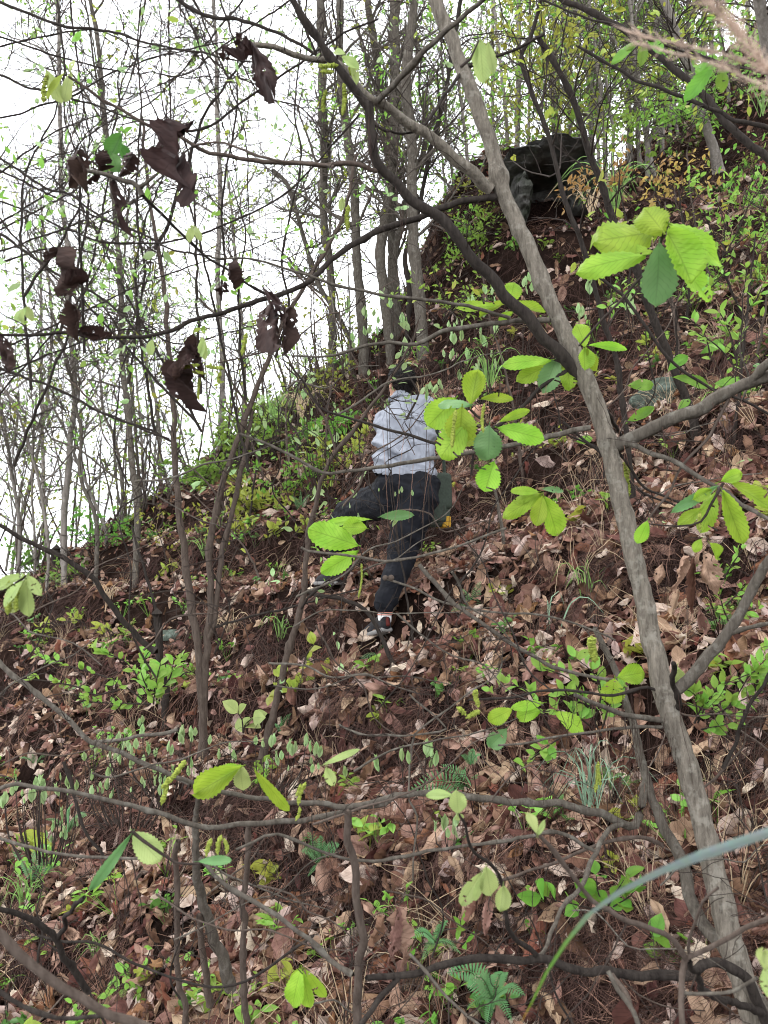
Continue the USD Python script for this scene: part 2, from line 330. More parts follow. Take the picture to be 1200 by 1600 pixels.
pix = to_pix(pos); size = sc / pix[:, 2]
inside = (pix[:, 0] > 20) & (pix[:, 0] < 1180) & (pix[:, 1] > 300) & (pix[:, 1] < 1590)
near = (rng.uniform(0.6, 1, n) * size * inside).argsort()[::-1][:300]
rest = np.ones(n, bool); rest[near] = False
instancer('leaf_litter', protos, pos[rest], frame_quat(xa[rest], ya[rest], up[rest]), sc[rest], idx[rest], label='thick litter of dry brown fallen leaves covering the slope', cat='leaf litter')
toname = ['tan', 'brown', 'pale pinkish', 'dark brown', 'rusty red']
def zone(px, py):
    if py > 1330: return 'in the lower right below the oak' if px > 800 else 'at the bottom under the low branches' if px > 420 else 'in the lower left under the saplings'
    if py > 1120: return 'on the bank beside the oak foot' if px > 800 else 'on the slope below the person' if px > 420 else 'among the budding shrubs on the left'
    return 'on the slope right of the person' if px > 640 else 'around the feet of the person' if px > 450 else 'on the slope left of the person'
def szw(v): return 'large' if v > 1.05 else 'medium' if v > 0.8 else 'small'
for q in near:
    V, F, U = dead_leaf(rng, 0.125 * sc[q], int(q)); R3 = np.stack([xa[q], ya[q], up[q]], -1)
    zn = zone(*pix[q, :2])
    obj('fallen_leaf', V @ R3.T + pos[q], F, M['litter_' + tones[tone[q]]], uv=U, label=f'{szw(sc[q])} {toname[tone[q]]} dry fallen leaf lying {zn}', cat='leaf', group=f'{szw(sc[q])} {toname[tone[q]]} fallen leaves {zn}')

M['stick'] = plain('stick', (0.085, 0.068, 0.056), 0.85, 0.4, 30, rnd=0.5)
x, y = visible_ground(60, 2.3, 9.0, pad=-60, seed=3)
for a, b in zip(x, y):
    az = rng.uniform(0, 6.283); L = rng.uniform(0.25, 0.8); s_ = np.linspace(-0.5, 0.5, 9); px_, py_ = a + math.cos(az) * L * s_ + 0.03 * L * np.sin(s_ * 7 + az), b + math.sin(az) * L * s_
    q = np.stack([px_, py_, ground(px_, py_)], -1); q[:, 2] = 0.5 * q[:, 2] + 0.5 * np.linspace(q[0, 2], q[-1, 2], 9); q[:, 2] = np.maximum(q[:, 2], ground(px_, py_) - 0.01) + 0.02
    V, F = tube(smooth_line(q, 0.03), rng.uniform(0.0022, 0.0055), 5, 0.1, rng); zn = zone(*to_pix(q[4:5])[0, :2])
    obj('fallen_stick', V, F, M['stick'], label=f'thin dead stick lying on the leaf litter {zn}', cat='stick', group=f'sticks lying {zn}')
# ------------------------------------------------------------------ trees: materials
def bark(name, a, b, scale=60.0, lichen=None, bump=0.004):
    N = {'t': ('texture_coordinate', {}), 'mp': ('mapping', {'scale': (1, 1, 0.16)}), 'n': ('noise_texture', {'scale': scale, 'detail': 4.0, 'roughness': 0.75}), 'n2': ('noise_texture', {'scale': 26.0, 'detail': 3.0, 'roughness': 0.7}),
         'r': ('rgb_ramp', {'ramp': [(0.30, a), (0.55, tuple((np.array(a) + np.array(b)) / 2)), (0.75, b)]}), 'r2': ('rgb_ramp', {'ramp': [(0.54, (0, 0, 0)), (0.64, (1, 1, 1))]}),
         'm': ('mix_color', {'b': lichen or b}), 'f': ('math', {'math_type': 'multiply', 'value2': 0.38 if lichen else 0.15}), 'b': ('bump', {'strength': 1.0, 'distance': bump}), 'p': ('principled_bsdf', {'roughness': 0.9, 'specular_ior_level': 0.08})}
    return mat(name, N, [('t.object', 'mp.vector'), ('mp.vector', 'n.vector'), ('t.object', 'n2.vector'), ('n.fac', 'r.fac'), ('n2.fac', 'r2.fac'), ('r2.color', 'f.value1'), ('f.value', 'm.fac'), ('r.color', 'm.a'), ('m.result', 'p.base_color'), ('n.fac', 'b.height'), ('b.normal', 'p.normal')])
M['oak_bark'] = bark('oak_bark', (0.070, 0.060, 0.048), (0.26, 0.228, 0.187), 75, (0.32, 0.30, 0.255), 0.014)
M['grey_bark'] = bark('grey_bark', (0.044, 0.037, 0.030), (0.135, 0.118, 0.098), 70, (0.19, 0.18, 0.155))
M['dark_bark'] = bark('dark_bark', (0.014, 0.011, 0.010), (0.048, 0.040, 0.034), 80)
M['brown_bark'] = bark('brown_bark', (0.050, 0.037, 0.030), (0.120, 0.094, 0.078), 80)
M['far_bark'] = bark('far_bark', (0.11, 0.095, 0.082), (0.25, 0.225, 0.20), 30, (0.33, 0.31, 0.285), 0.008)
M['twig'] = plain('twig', (0.034, 0.026, 0.022), 0.8, 0.35, 40)
M['green_twig'] = plain('green_twig', (0.13, 0.15, 0.055), 0.6, 0.3, 40)
M['oak_leaf'] = leaf_mat('oak_leaf', (0.20, 0.36, 0.030), (0.31, 0.48, 0.055), trans=0.55, veins=10, rnd=0.20, vein_dark=0.74)
M['blue_leaf'] = leaf_mat('blue_leaf', (0.105, 0.215, 0.075), (0.15, 0.27, 0.105), trans=0.25, rough=0.35, veins=10, rnd=0.10, vein_dark=0.85)
M['pale_leaf'] = leaf_mat('pale_leaf', (0.27, 0.35, 0.12), (0.36, 0.44, 0.16), trans=0.45, veins=11, rnd=0.12, vein_dark=0.8)
M['mid_leaf'] = leaf_mat('mid_leaf', (0.10, 0.22, 0.030), (0.16, 0.31, 0.045), trans=0.45, veins=8, rnd=0.2, vein_dark=0.85)
M['small_leaf'] = leaf_mat('small_leaf', (0.17, 0.32, 0.050), (0.24, 0.41, 0.075), trans=0.45, veins=6, rnd=0.2, vein_dark=0.9)
M['dark_leaf'] = leaf_mat('dark_leaf', (0.055, 0.13, 0.028), (0.085, 0.19, 0.040), trans=0.35, rough=0.35, veins=8, rnd=0.15, vein_dark=0.8)
M['yellow_leaf'] = leaf_mat('yellow_leaf', (0.235, 0.29, 0.045), (0.33, 0.37, 0.065), trans=0.5, veins=7, rnd=0.2, vein_dark=0.85)
M['amber_leaf'] = leaf_mat('amber_leaf', (0.30, 0.19, 0.060), (0.38, 0.26, 0.085), trans=0.5, veins=7, rnd=0.25, vein_dark=0.85)
M['bud'] = leaf_mat('bud', (0.22, 0.34, 0.12), (0.34, 0.45, 0.23), trans=0.35, veins=6, rnd=0.15, vein_dark=0.9)
M['catkin'] = plain('catkin', (0.22, 0.26, 0.05), 0.8, 0.4, 160, bump=0.003)
M['dead_leaf'] = leaf_mat('dead_leaf', (0.026, 0.015, 0.013), (0.062, 0.037, 0.031), trans=0.14, rough=0.7, veins=10, rnd=0.15, vein_dark=0.75, spec=0.2)
M['fern'] = leaf_mat('fern', (0.085, 0.20, 0.075), (0.13, 0.27, 0.105), trans=0.35, veins=3, rnd=0.15, vein_dark=0.9)
M['grass'] = plain('grass', (0.15, 0.26, 0.07), 0.5, 0.3, 20, rnd=0.2)
M['dry_grass'] = plain('dry_grass', (0.38, 0.29, 0.19), 0.8, 0.3, 20, rnd=0.2)

# ------------------------------------------------------------------ trees: builders
rt = np.random.default_rng(21)
class Tree:
    def __init__(s, name, label, cat, base_px=None, d=None, group=None, loc=None):
        if loc is None:
            loc = G(*base_px) if d is None else P(*base_px, d)
        s.t = thing(name, label, cat, loc, group); s.loc = np.array(loc, float); s.path = s.t.path
        s.S = np.zeros((0, 3)); s.lines = {}; s.tw = MB(); s.lv = {}
    def dnear(s, x, y):
        return float(s.S[np.argmin(np.hypot(s.S[:, 0] - x, s.S[:, 1] - y)), 2])
    def add(s, name, pts, w0, w1, d1, mat, d0=None, sides=8, rough=0.07, label=None, wig=0.0, step=None, foot=0.0, knots=()):
        """a limb through picture points, w0 to w1 pixels thick, running from the depth of the limb it grows from (or d0) to d1 metres"""
        pts = np.array([p[:2] for p in pts], float)
        if d0 is None: d0 = s.dnear(*pts[0])
        acc = np.concatenate([[0], np.cumsum(np.hypot(*np.diff(pts, axis=0).T))]); u = acc / acc[-1]
        d = d0 + (d1 - d0) * u
        w = w0 + (w1 - w0) * u
        q = np.array([np.append(P(x, y, dd), [dd, ww * dd / FPX / 2]) for (x, y), dd, ww in zip(pts, d, w)])
        st = step or max(0.02, 9 * d.mean() / FPX)
        L = smooth_line(q, st); r = np.maximum(L[:, 4], 0.0007)
        if foot: r = r * (1 + foot * np.exp(-np.arange(len(r)) * st / 0.07))
        for kx, ky, kr in knots:
            pk = to_pix(L[:, :3]); r = r * (1 + kr * np.exp(-((pk[:, 0] - kx) ** 2 + (pk[:, 1] - ky) ** 2) / 130.0))
        nk_ = len(L); r = r * (1 + 0.16 * (meshkit.noise(np.stack([np.arange(nk_) * st * 9.0, np.full(nk_, q[0, 0] * 31.0), np.full(nk_, q[0, 2] * 17.0)], -1)) - 0.4) + (0.35 * (rt.uniform(size=nk_) < 0.06) if w0 < 14 else 0))
        jit = np.minimum(0.35 * r, 0.0022)[:, None] * rt.normal(0, 1, (nk_, 3)); jit[0] = 0; L[:, :3] += 0.5 * jit + np.roll(jit, 1, 0) * 0.5 * (np.arange(nk_) > 1)[:, None]
        if 'trunk' not in name and len(L) > 6:
            arc = np.concatenate([[0], np.cumsum(np.linalg.norm(np.diff(L[:, :3], axis=0), axis=1))]); amp = min(0.7 * float(r.mean()) + 0.0025, 0.008) * min(1.0, 3.0 / max(d.mean(), 1)) ** 0
            for ax_ in range(3): L[:, ax_] += amp * 2 * (meshkit.noise(np.stack([arc * 13.0, np.full(len(L), 7.7 * ax_ + q[0, 0] * 19), np.full(len(L), q[0, 2] * 23.0 + q[-1, 0] * 5)], -1)) - 0.5) * np.minimum(1, arc / 0.05)
        if wig: L[:, :3] += np.cumsum(rt.normal(0, wig, (len(L), 3)), 0) * np.linspace(0, 1, len(L))[:, None]
        V, F = tube(L[:, :3], r, sides, rough, rt)
        o = obj(name, V, F, mat, s.t, label=label)
        s.S = np.vstack([s.S, to_pix(L[:, :3])]); s.lines.setdefault(name, []).append((L[:, :3], r))
        return o
    def grow(s, line, r, n, length, lo=0.15, up=0.35, spread=1.0, r0=None, levels=2, gnarl=0.16, sides=4, sub=3):
        """fine twigs off a limb; collects tips"""
        tips = []
        for _ in range(n):
            k = int(rt.uniform(lo, 0.98) * (len(line) - 1)); t = unit(line[min(k + 1, len(line) - 1)] - line[max(k - 1, 0)])
            side = rt.normal(size=3); side = unit(side - t * (side @ t))
            dr = unit(t * rt.uniform(0.1, 0.9) + side * spread + np.array([0, 0, up]))
            rr = min(r0 if r0 else r[k] * 0.5, r[k] * 0.75)
            tips += s._twig(line[k], dr, length * rt.uniform(0.5, 1.2), rr, levels, gnarl, up, sides, sub)
        return tips
    def _twig(s, p, d, L, r, lev, gnarl, up, sides, sub):
        m = 7; pts = [p]; dd = d
        for i in range(m):
            dd = unit(dd + rt.normal(0, gnarl, 3) + np.array([0, 0, up * 0.06])); pts.append(pts[-1] + dd * L / m)
        pts = np.array(pts); rad = np.maximum(np.linspace(r, r * 0.35, m + 1), 0.0009)
        V, F = tube(pts, rad, sides, cap=False); s.tw.add(V, F)
        tips = [(pts[-1], dd)]
        if lev > 1:
            for _ in range(sub):
                k = rt.integers(1, m); t = unit(pts[k + 1] - pts[k]); sd = rt.normal(size=3); sd = unit(sd - t * (sd @ t))
                tips += s._twig(pts[k], unit(t * 0.7 + sd * 0.8 + np.array([0, 0, up * 0.3])), L * rt.uniform(0.3, 0.6), rad[k] * 0.65, lev - 1, gnarl, up, 3, sub)
        return tips
    def spray(s, tips, matname, size, per=2, frac=1.0, kind='oval', width=0.5, spread=0.03, n=4, droop=0.0):
        """small leaves at twig tips, collected for one foliage part per material"""
        mb = s.lv.setdefault(matname, MB())
        tips = [q for q in tips if rt.uniform() <= frac]
        if not tips: return
        p = np.repeat(np.array([q[0] for q in tips]), per, 0); d = np.repeat(np.array([q[1] for q in tips]), per, 0); m = len(p)
        y = d * 0.5 + rt.normal(0, 0.7, (m, 3)) + np.array([0, 0, 0.1 - droop]); y /= np.linalg.norm(y, axis=1, keepdims=True)
        l = size * rt.uniform(0.55, 1.25, m); b = p + rt.normal(0, spread, (m, 3)) * 0.5
        x = cross(y, rt.normal(0, 0.6, (m, 3)) + np.array([0, -0.25, 0.8])); x /= np.linalg.norm(x, axis=1, keepdims=True) + 1e-9; z = cross(x, y)
        for k in range(4):
            tv, tf_, tu = leaf((0, 0, 0), (0, 1, 0), width, (0, 0, 1), rt, n=n, kind=kind, teeth=0, cols=(-1, 0, 1), fold=0.25 + 0.1 * (k - 1.5), curl=0.2 * k / 1.5 - 0.1, wave=0)
            g = np.arange(k, m, 4)
            if not len(g): continue
            V = b[g][:, None] + l[g][:, None, None] * (tv[None, :, :1] * x[g][:, None] + tv[None, :, 1:2] * y[g][:, None] + tv[None, :, 2:] * z[g][:, None])
            F = tf_[None] + (np.arange(len(g)) * len(tv))[:, None, None]; mb.add(V.reshape(-1, 3), F.reshape(-1, 3), np.tile(tu, (len(g), 1)))
    def finish(s, twigmat='twig'):
        if s.tw.v: V, F = s.tw.get(); obj('fine_twigs', V, F, M[twigmat] if isinstance(twigmat, str) else twigmat, s.t, kind='stuff')
        for k, mb in s.lv.items():
            V, F = mb.get(); obj('foliage', V, F, M[k], s.t, uv=mb.uv(), kind='stuff')
def xy(s): return [tuple(map(float, q.split(','))) for q in s.split()]

# ------------------------------------------------------------------ the leaning oak in front
oak = Tree('oak_tree', 'grey leaning oak trunk in front, with bright new leaves and long bare branches', 'tree', (1195, 1590), d=1.95)
OM, GM, DM, BM = M['oak_bark'], M['grey_bark'], M['dark_bark'], M['brown_bark']
oak.add('trunk', xy('1215,1680 1175,1580 1142,1470 1118,1370 1094,1270 1070,1180 1047,1115 1031,1050 1018,1000 1002,920 986,850 968,770 950,690 929,625 905,570 880,515 858,465 832,405 808,350 785,300 766,225 735,140 705,60 672,-20 655,-70'), 38, 19, 2.55, OM, d0=1.92, sides=14, rough=0.06, step=0.02, foot=0.25,
        knots=[(778, 278, 0.40), (948, 690, 0.22), (905, 580, 0.20), (735, 110, 0.25), (1050, 1080, 0.25), (845, 440, 0.15), (918, 668, 0.15)])
oak.add('second_stem', xy('1225,1640 1186,1565 1133,1490 1085,1410 1063,1335 1035,1285 1008,1215 995,1150 975,1080 950,1020 930,985'), 26, 8, 2.5, GM, d0=1.85, label='darker second stem leaning behind the trunk')
oak.add('branch', xy('768,297 735,272 692,228 653,200 597,163 560,140 527,100 485,92 443,77 400,68 375,64'), 19, 7, 2.15, OM)
oak.add('branch', xy('905,588 850,527 800,475 762,430 738,400 700,352 655,320 618,287 598,268 586,238 578,200 575,165'), 20, 13, 2.2, DM, label='dark branch running up to the left')
oak.add('branch', xy('575,168 540,122 505,72 470,25 440,-30'), 13, 9, 2.1, DM)
oak.add('branch', xy('588,160 640,105 682,62 722,30 770,-15'), 10, 7, 2.0, GM)
oak.add('branch', xy('775,308 740,311 690,324 650,342 613,354 560,378 527,400 493,432 460,452 400,470 350,490 300,500 267,516 210,527 140,527 95,518 40,524 -30,520'), 11, 4, 1.9, DM)
oak.add('branch', xy('958,700 985,688 1010,674 1050,652 1100,634 1150,604 1200,588 1260,575'), 23, 17, 2.05, GM)
oak.add('branch', xy('1172,597 1200,572 1240,530'), 13, 10, 2.0, GM)
oak.add('branch', xy('1052,1082 1085,1050 1110,1020 1140,985 1165,945 1185,900 1215,850 1240,800'), 19, 14, 2.0, GM)
oak.add('branch', xy('1140,990 1170,982 1215,970'), 7, 5, 1.95, GM)
oak.add('branch', xy('922,668 860,681 800,695 740,706 680,714 620,728 560,736 505,738 470,722 430,698 400,684 375,676'), 9, 4, 2.15, GM)
oak.add('branch', xy('888,578 840,610 810,640 770,668 720,690 680,692 640,680 600,670 540,651 500,636 478,602 452,570'), 7, 3, 2.2, DM)
oak.add('branch', xy('858,500 800,502 760,505 720,511 680,522 650,536 610,535 560,545 500,556 455,558'), 9, 3, 2.3, GM)
oak.add('branch', xy('797,497 740,482 662,468 590,460 520,443 460,424 400,405 330,400'), 6, 3, 2.1, GM)
oak.add('branch', xy('589,267 545,256 500,253 450,253 400,250 345,241 300,228 260,208 207,183 167,163 135,138 110,122'), 8, 4, 1.9, BM)
oak.add('branch', xy('420,462 400,450 360,426 317,397 287,367 250,332 222,306'), 4, 5, 1.9, DM)
oak.add('branch', xy('222,306 217,293 207,284 167,273 127,263'), 9, 6, 1.88, GM, label='short grey stub holding curled dead leaves')
oak.add('branch', xy('219,293 233,284 247,273'), 7, 4, 1.85, GM)
oak.add('branch', xy('204,279 240,247 262,218 278,195 292,172'), 3, 2.5, 1.85, GM)
oak.add('branch', xy('300,228 350,225 420,247 520,262'), 3, 5, 1.98, BM)
oak.add('branch', xy('968,690 990,696 1050,720 1110,755 1160,787 1215,820'), 9, 6, 2.0, GM)
oak.add('branch', xy('960,695 985,732 1010,762 1050,782 1100,800'), 5, 3, 2.3, DM)
oak.add('branch', xy('1147,606 1120,660 1092,700 1060,737 1040,775 1000,830'), 5, 3, 2.2, BM)
oak.add('branch', xy('930,625 945,640 965,670 980,690'), 6, 5, 2.6, DM)
oak.add('branch', xy('1040,1085 1010,1075 960,1085 900,1080 850,1080 800,1090 730,1095'), 5, 3, 2.0, DM)
oak.add('branch', xy('1035,1125 990,1120 950,1108 920,1098 900,1085'), 9, 7, 2.0, GM, label='stout twig with a dark knot at its end')
oak.add('branch', xy('1058,1110 1054,1070 1052,1035'), 9, 8, 1.9, DM, label='short broken upright stub')
oak.add('branch', xy('1046,1135 980,1138 900,1145 830,1160 780,1165'), 5, 3, 2.0, GM)
oak.add('branch', xy('1010,1220 995,1288 985,1290 960,1279 920,1266 860,1256 800,1250 740,1248 667,1243 617,1243 600,1250 560,1258 467,1254 400,1248 350,1240 300,1222 245,1196'), 13, 6, 1.75, GM, label='long pale branch crossing the foreground')
oak.add('branch', xy('612,1246 600,1258 543,1268 467,1281 400,1289 310,1290 220,1265 150,1248 80,1233 22,1228 -30,1245'), 9, 6, 1.7, GM)
oak.add('branch', xy('990,1288 955,1298 925,1348 900,1392 870,1440 845,1490 838,1500'), 8, 6, 1.7, GM)
oak.add('branch', xy('1035,1320 1000,1309 960,1310 900,1332 850,1355 800,1372 760,1385'), 6, 4, 2.1, BM)
oak.add('branch', xy('930,1330 870,1300 800,1313 733,1323 667,1331 600,1343 557,1342 500,1327 433,1303 400,1316 370,1330'), 6, 4, 1.8, GM)
oak.add('branch', xy('1198,1600 1165,1530 1113,1506 1067,1523 1000,1525 950,1520 900,1513 843,1500 800,1497 733,1500 667,1520 613,1528 575,1530'), 17, 9, 1.55, DM, label='dark branch crossing low in the foreground')
oak.add('branch', xy('625,1525 590,1560 556,1610'), 9, 8, 1.5, DM)
oak.add('branch', xy('955,1520 980,1560 1000,1610'), 8, 7, 1.5, BM)
oak.add('branch', xy('840,1495 800,1457 790,1407 777,1367 737,1323 723,1283 716,1272'), 8, 4, 1.35, DM)
oak.add('branch', xy('1190,1580 1120,1560 1070,1497'), 12, 9, 1.3, DM)
oak.add('branch', xy('1072,1500 1053,1470 1017,1453 967,1430 927,1407 900,1373 867,1333 838,1302'), 9, 6, 1.15, BM, label='out-of-focus twig ending in a green bud')
oak.add('branch', xy('1070,1498 1120,1470 1160,1450 1215,1426'), 8, 8, 1.2, BM)
oak.add('branch', xy('1077,1492 1077,1467 1090,1427 1097,1410 1122,1388'), 5, 4, 1.2, BM)
oak.add('branch', xy('1070,1500 1064,1545 1067,1615'), 9, 9, 1.25, BM)
oak.add('branch', xy('1068,1552 1110,1553 1147,1548 1185,1528'), 6, 5, 1.2, GM)
oak.add('branch', xy('640,1085 700,1140 690,1145 630,1152 560,1145 530,1133'), 3, 3, 2.2, GM, d0=2.2)
oak.add('branch', xy('730,100 705,135 690,155 668,190 640,210 600,205 582,195'), 6, 3, 2.3, DM)
oak.add('branch', xy('728,105 790,80 850,55'), 6, 4, 2.4, DM)
# fine bare twigs against the sky, and in front of the bank
def mkline(t, s, w0, w1, d0, d1, n=1, L=0.3, up=0.2, name='branch', mt=None, **k):
    t.add(name, xy(s), w0, w1, d1, mt or DM, d0=d0); l = t.lines[name][-1]
    return t.grow(*l, n, L, up=up, r0=0.0022, **k)
tips = []
for k, (ln, r) in enumerate(oak.lines['branch'][:23]):
    n = int(len(ln) / 9)
    tips += oak.grow(ln, r, n, 0.28, up=0.05, r0=0.0019, levels=2, sub=2)
for k, (ln, r) in enumerate(oak.lines['branch'][24:45]): oak.grow(ln, r, int(len(ln) / 14), 0.22, up=0.1, r0=0.0016, levels=2, sub=2)
TIPS_OAK = tips
for k, (x0, y0, w_, l_, n_) in enumerate([(1015, 1115, 45, 170, 46), (1030, 1200, 40, 120, 26), (960, 1110, 60, 130, 22), (880, 1095, 60, 80, 16), (560, 1255, 90, 70, 16), (680, 1245, 90, 90, 20), (720, 695, 110, 90, 5), (640, 700, 60, 150, 4), (590, 200, 30, 150, 16), (620, 320, 60, 160, 10), (1010, 680, 80, 110, 12), (1120, 640, 90, 110, 10), (900, 1270, 90, 120, 18), (840, 640, 60, 90, 8), (480, 725, 70, 120, 3)]):
    near_ = oak.S[(np.abs(oak.S[:, 0] - x0) < w_) & (np.abs(oak.S[:, 1] - y0) < 45)]; mb = MB()
    for _ in range(n_ if len(near_) else 0):
        x_, yy_, d_ = near_[rt.integers(len(near_))]; d_ -= 0.012; dx_ = rt.normal(0, 16); L_ = l_ * rt.uniform(0.25, 1.2)
        q = smooth_line([P(x_ + rt.uniform(-4, 4), yy_ - 4, d_ + .02), P(x_ + dx_ * .2, yy_ + L_ * .3, d_ - rt.uniform(0, .02)), P(x_ + dx_ * rt.uniform(.3, .8), yy_ + L_ * .65, d_ + rt.normal(0, .02)), P(x_ + dx_, yy_ + L_, d_ + rt.normal(0, .05))], 0.04)
        V, F = tube(q, np.linspace(0.0008, 0.0004, len(q)), 3, cap=False); mb.add(V, F)
    if mb.v: V, F = mb.get(); obj('draped_needles', V, F, M['needle_pale' if k % 3 == 1 else 'needle'], oak.t, kind='stuff')
# ------------------------------------------------------------------ branches that reach in from trees outside the picture
def loose(name, label, s, w0, w1, d0, d1, mt=None, twigs=0, L=0.25, up=0.1, cat='branch', **k):
    p = xy(s); t = Tree(name, label, cat, p[0], d=d0)
    t.add('stem', p, w0, w1, d1, mt or DM, d0=d0)
    tp = t.grow(*t.lines['stem'][0], twigs, L, up=up, **{'r0': 0.0018, 'levels': 2, 'sub': 2, **k}) if twigs else []
    return t, tp
ST = []
def sky_branch(label, s, w0, w1, d0, d1, n, L, leaf_m=None, frac=0.4, size=0.035, mt=None, up=0.05, per=2, **k):
    t, tp = loose('bare_branch', label, s, w0, w1, d0, d1, mt, n, L, up, **k)
    if leaf_m: t.spray(tp, leaf_m, size, per=per, frac=frac)
    t.finish(); return t
sky_branch('thin bare branch slanting down across the upper left sky from the corner', '-40,-10 15,10 60,28 100,40 150,47 190,52 230,68 290,78 350,90 420,100', 5, 2, 2.6, 2.4, 14, 0.3, 'yellow_leaf', 0.15)
sky_branch('thin bare branch dropping from the left edge to the leaf pair', '-40,105 0,117 50,138 100,150 150,165 200,182 250,190 330,225', 4, 2, 2.8, 2.5, 14, 0.3)
sky_branch('bare branch arching over the curled dead leaves in the upper left', '-30,190 40,175 110,150 165,118 230,92 285,78 350,66', 3, 2, 2.8, 2.6, 12, 0.28)
sky_branch('bare branch rising to the right above the largest curled leaf', '280,205 330,195 390,150 440,118 480,90 520,60 590,30', 4, 3, 2.5, 2.4, 10, 0.25)
sky_branch('dense dark twig at the top edge above the hanging dead leaf', '250,-30 300,12 360,30 420,48 470,75 520,98', 7, 4, 2.5, 2.4, 16, 0.22)
sky_branch('twiggy branch sloping from the left edge under the dead leaves', '-40,215 20,260 75,295 110,305 160,340 215,362 270,390 330,400', 4, 3, 2.8, 2.5, 22, 0.3, 'small_leaf', 0.2)
sky_branch('twiggy branch in the middle of the left edge', '-40,350 10,372 60,410 110,440 165,470 215,520 255,560', 5, 3, 3.2, 2.9, 20, 0.3, 'bud', 0.5, 0.03)
sky_branch('bare branch sagging from the left edge towards the sapling', '-40,560 40,590 100,612 160,645 220,668 265,685', 5, 3, 3.1, 3.0, 10, 0.3)
sky_branch('bare branch crossing behind the thick dead leaf from left', '-40,300 40,330 90,352 150,375 220,380 290,372 400,330 470,280 560,180', 3, 3, 2.9, 2.6, 18, 0.3, 'small_leaf', 0.25)
sky_branch('long thin twig rising through the left sky', '200,600 215,500 225,420 215,340 215,250 220,150 215,60 225,-20', 4, 2, 3.4, 3.2, 22, 0.4, 'bud', 0.25, 0.03)
sky_branch('thin twig rising beside the thick dead leaf', '345,470 350,400 345,330 355,260 368,190 372,110 380,20', 4, 2, 3.0, 2.8, 20, 0.35, 'bud', 0.3, 0.03)
sky_branch('crooked twig between the two sky trunks', '430,560 450,480 440,400 455,330 470,250 460,170 470,80 480,-20', 4, 2, 3.3, 3.0, 20, 0.35, 'bud', 0.35, 0.03)
sky_branch('dark branch leaning in from the top right corner', '1215,258 1180,233 1133,190 1093,143 1060,110 997,63 960,40 910,13 860,-12', 12, 8, 2.6, 2.9, 12, 0.3, 'yellow_leaf', 0.5, 0.03)
sky_branch('thin dark branch under the corner branch on the right', '1215,204 1160,193 1117,173 1067,153 1000,127 945,98 905,75', 7, 4, 2.4, 2.6, 8, 0.25)
sky_branch('thin dark branch crossing below the corner plume', '1215,120 1120,95 1050,70 980,45 900,20 820,-15', 4, 3, 2.2, 2.6, 8, 0.25, 'yellow_leaf', 0.5, 0.03)
sky_branch('dark thin vine hanging right of the big leaf cluster', '930,428 970,460 1000,500 1040,558 1080,590 1120,612 1160,625 1215,655', 5, 4, 2.4, 2.4, 6, 0.2)
sky_branch('wiry dark twig in the right middle below the oak branch', '880,660 930,700 965,735 1005,770 1060,790 1120,830', 4, 3, 2.6, 2.6, 8, 0.2)
sky_branch('thick blurred bare branch across the lower left corner', '-40,1430 0,1466 50,1510 100,1550 150,1577 240,1612', 15, 15, 0.95, 1.0, 0, 0.1, mt=BM)
sky_branch('thin blurred bare twig along the bottom left edge', '-30,1530 60,1583 140,1584 190,1582', 8, 6, 1.1, 1.1, 0, 0.1, mt=DM)
sky_branch('long straight twig across the slope below the person', '470,855 480,862 540,868 600,875 660,868 720,850 790,825', 4, 4, 2.2, 2.2, 0, .1, mt=GM)
sky_branch('pale twig slanting down right from the reddish knot below the person', '655,882 700,935 740,962 790,1000 850,1035 905,1055 960,1060', 7, 5, 2.2, 2.2, 5, 0.2, mt=GM)
sky_branch('pale twig with round galls reaching left from the fern', '605,905 650,920 700,945 760,955 830,960 900,975 960,1000', 4, 3, 2.4, 2.4, 3, 0.15, mt=GM)
sky_branch('bare branch falling from the left edge across the small round leaves', '-30,1010 0,1034 40,1070 100,1120 145,1158 200,1180 255,1205 300,1225', 8, 7, 2.4, 2.3, 4, 0.15, mt=GM)
sky_branch('short pale twig lying on the left branch', '148,1158 180,1155 215,1152 250,1146 280,1138', 5, 6, 2.35, 2.3, 0, 0.1, mt=GM)
sky_branch('dark branch coming down from the left edge to the broken stump', '-30,800 0,822 60,855 130,890 160,925 200,980 242,1016', 6, 9, 4.1, 4.4, 4, 0.3, mt=DM)
sky_branch('thin twig slanting from the cut sapling to the lower middle', '312,1340 350,1380 400,1408 433,1430 483,1467 517,1500 550,1522', 6, 8, 1.5, 1.5, 0, 0.1, mt=GM)
sky_branch('looping dark twig across the lower left', '60,1462 90,1470 150,1475 200,1500 250,1520 290,1535 350,1543 400,1527 440,1495 490,1460', 4, 4, 1.9, 1.9, 4, 0.15, mt=DM)
sky_branch('thin twig along the left edge above the drooping leaf', '-30,1300 20,1317 60,1328 110,1335 170,1342 220,1340 240,1335', 5, 4, 1.9, 1.9, 3, 0.15, mt=GM)
sky_branch('arching twig beside the buds on the left', '100,1190 125,1275 140,1310 165,1340', 6, 4, 2.4, 2.4, 3, 0.15, mt=DM)
sky_branch('dark twig from the lower right bank up to the oak', '1130,1200 1150,1160 1170,1105 1200,1060 1215,1030', 6, 5, 2.1, 2.0, 5, 0.2, mt=DM)
sky_branch('thin dead twig on the bank under the person', '480,925 560,945 590,985 630,1070', 6, 7, 4.3, 4.2, 5, 0.2, mt=DM)
sky_branch('thin twig standing on the slope right of the person', '790,885 785,830 775,770 770,720', 6, 4, 4.6, 4.6, 5, 0.2, mt=GM)
sky_branch('fan of thin pale twigs low in the middle foreground', '640,1490 700,1560 760,1610', 5, 4, 1.6, 1.5, 6, 0.2, mt=GM)
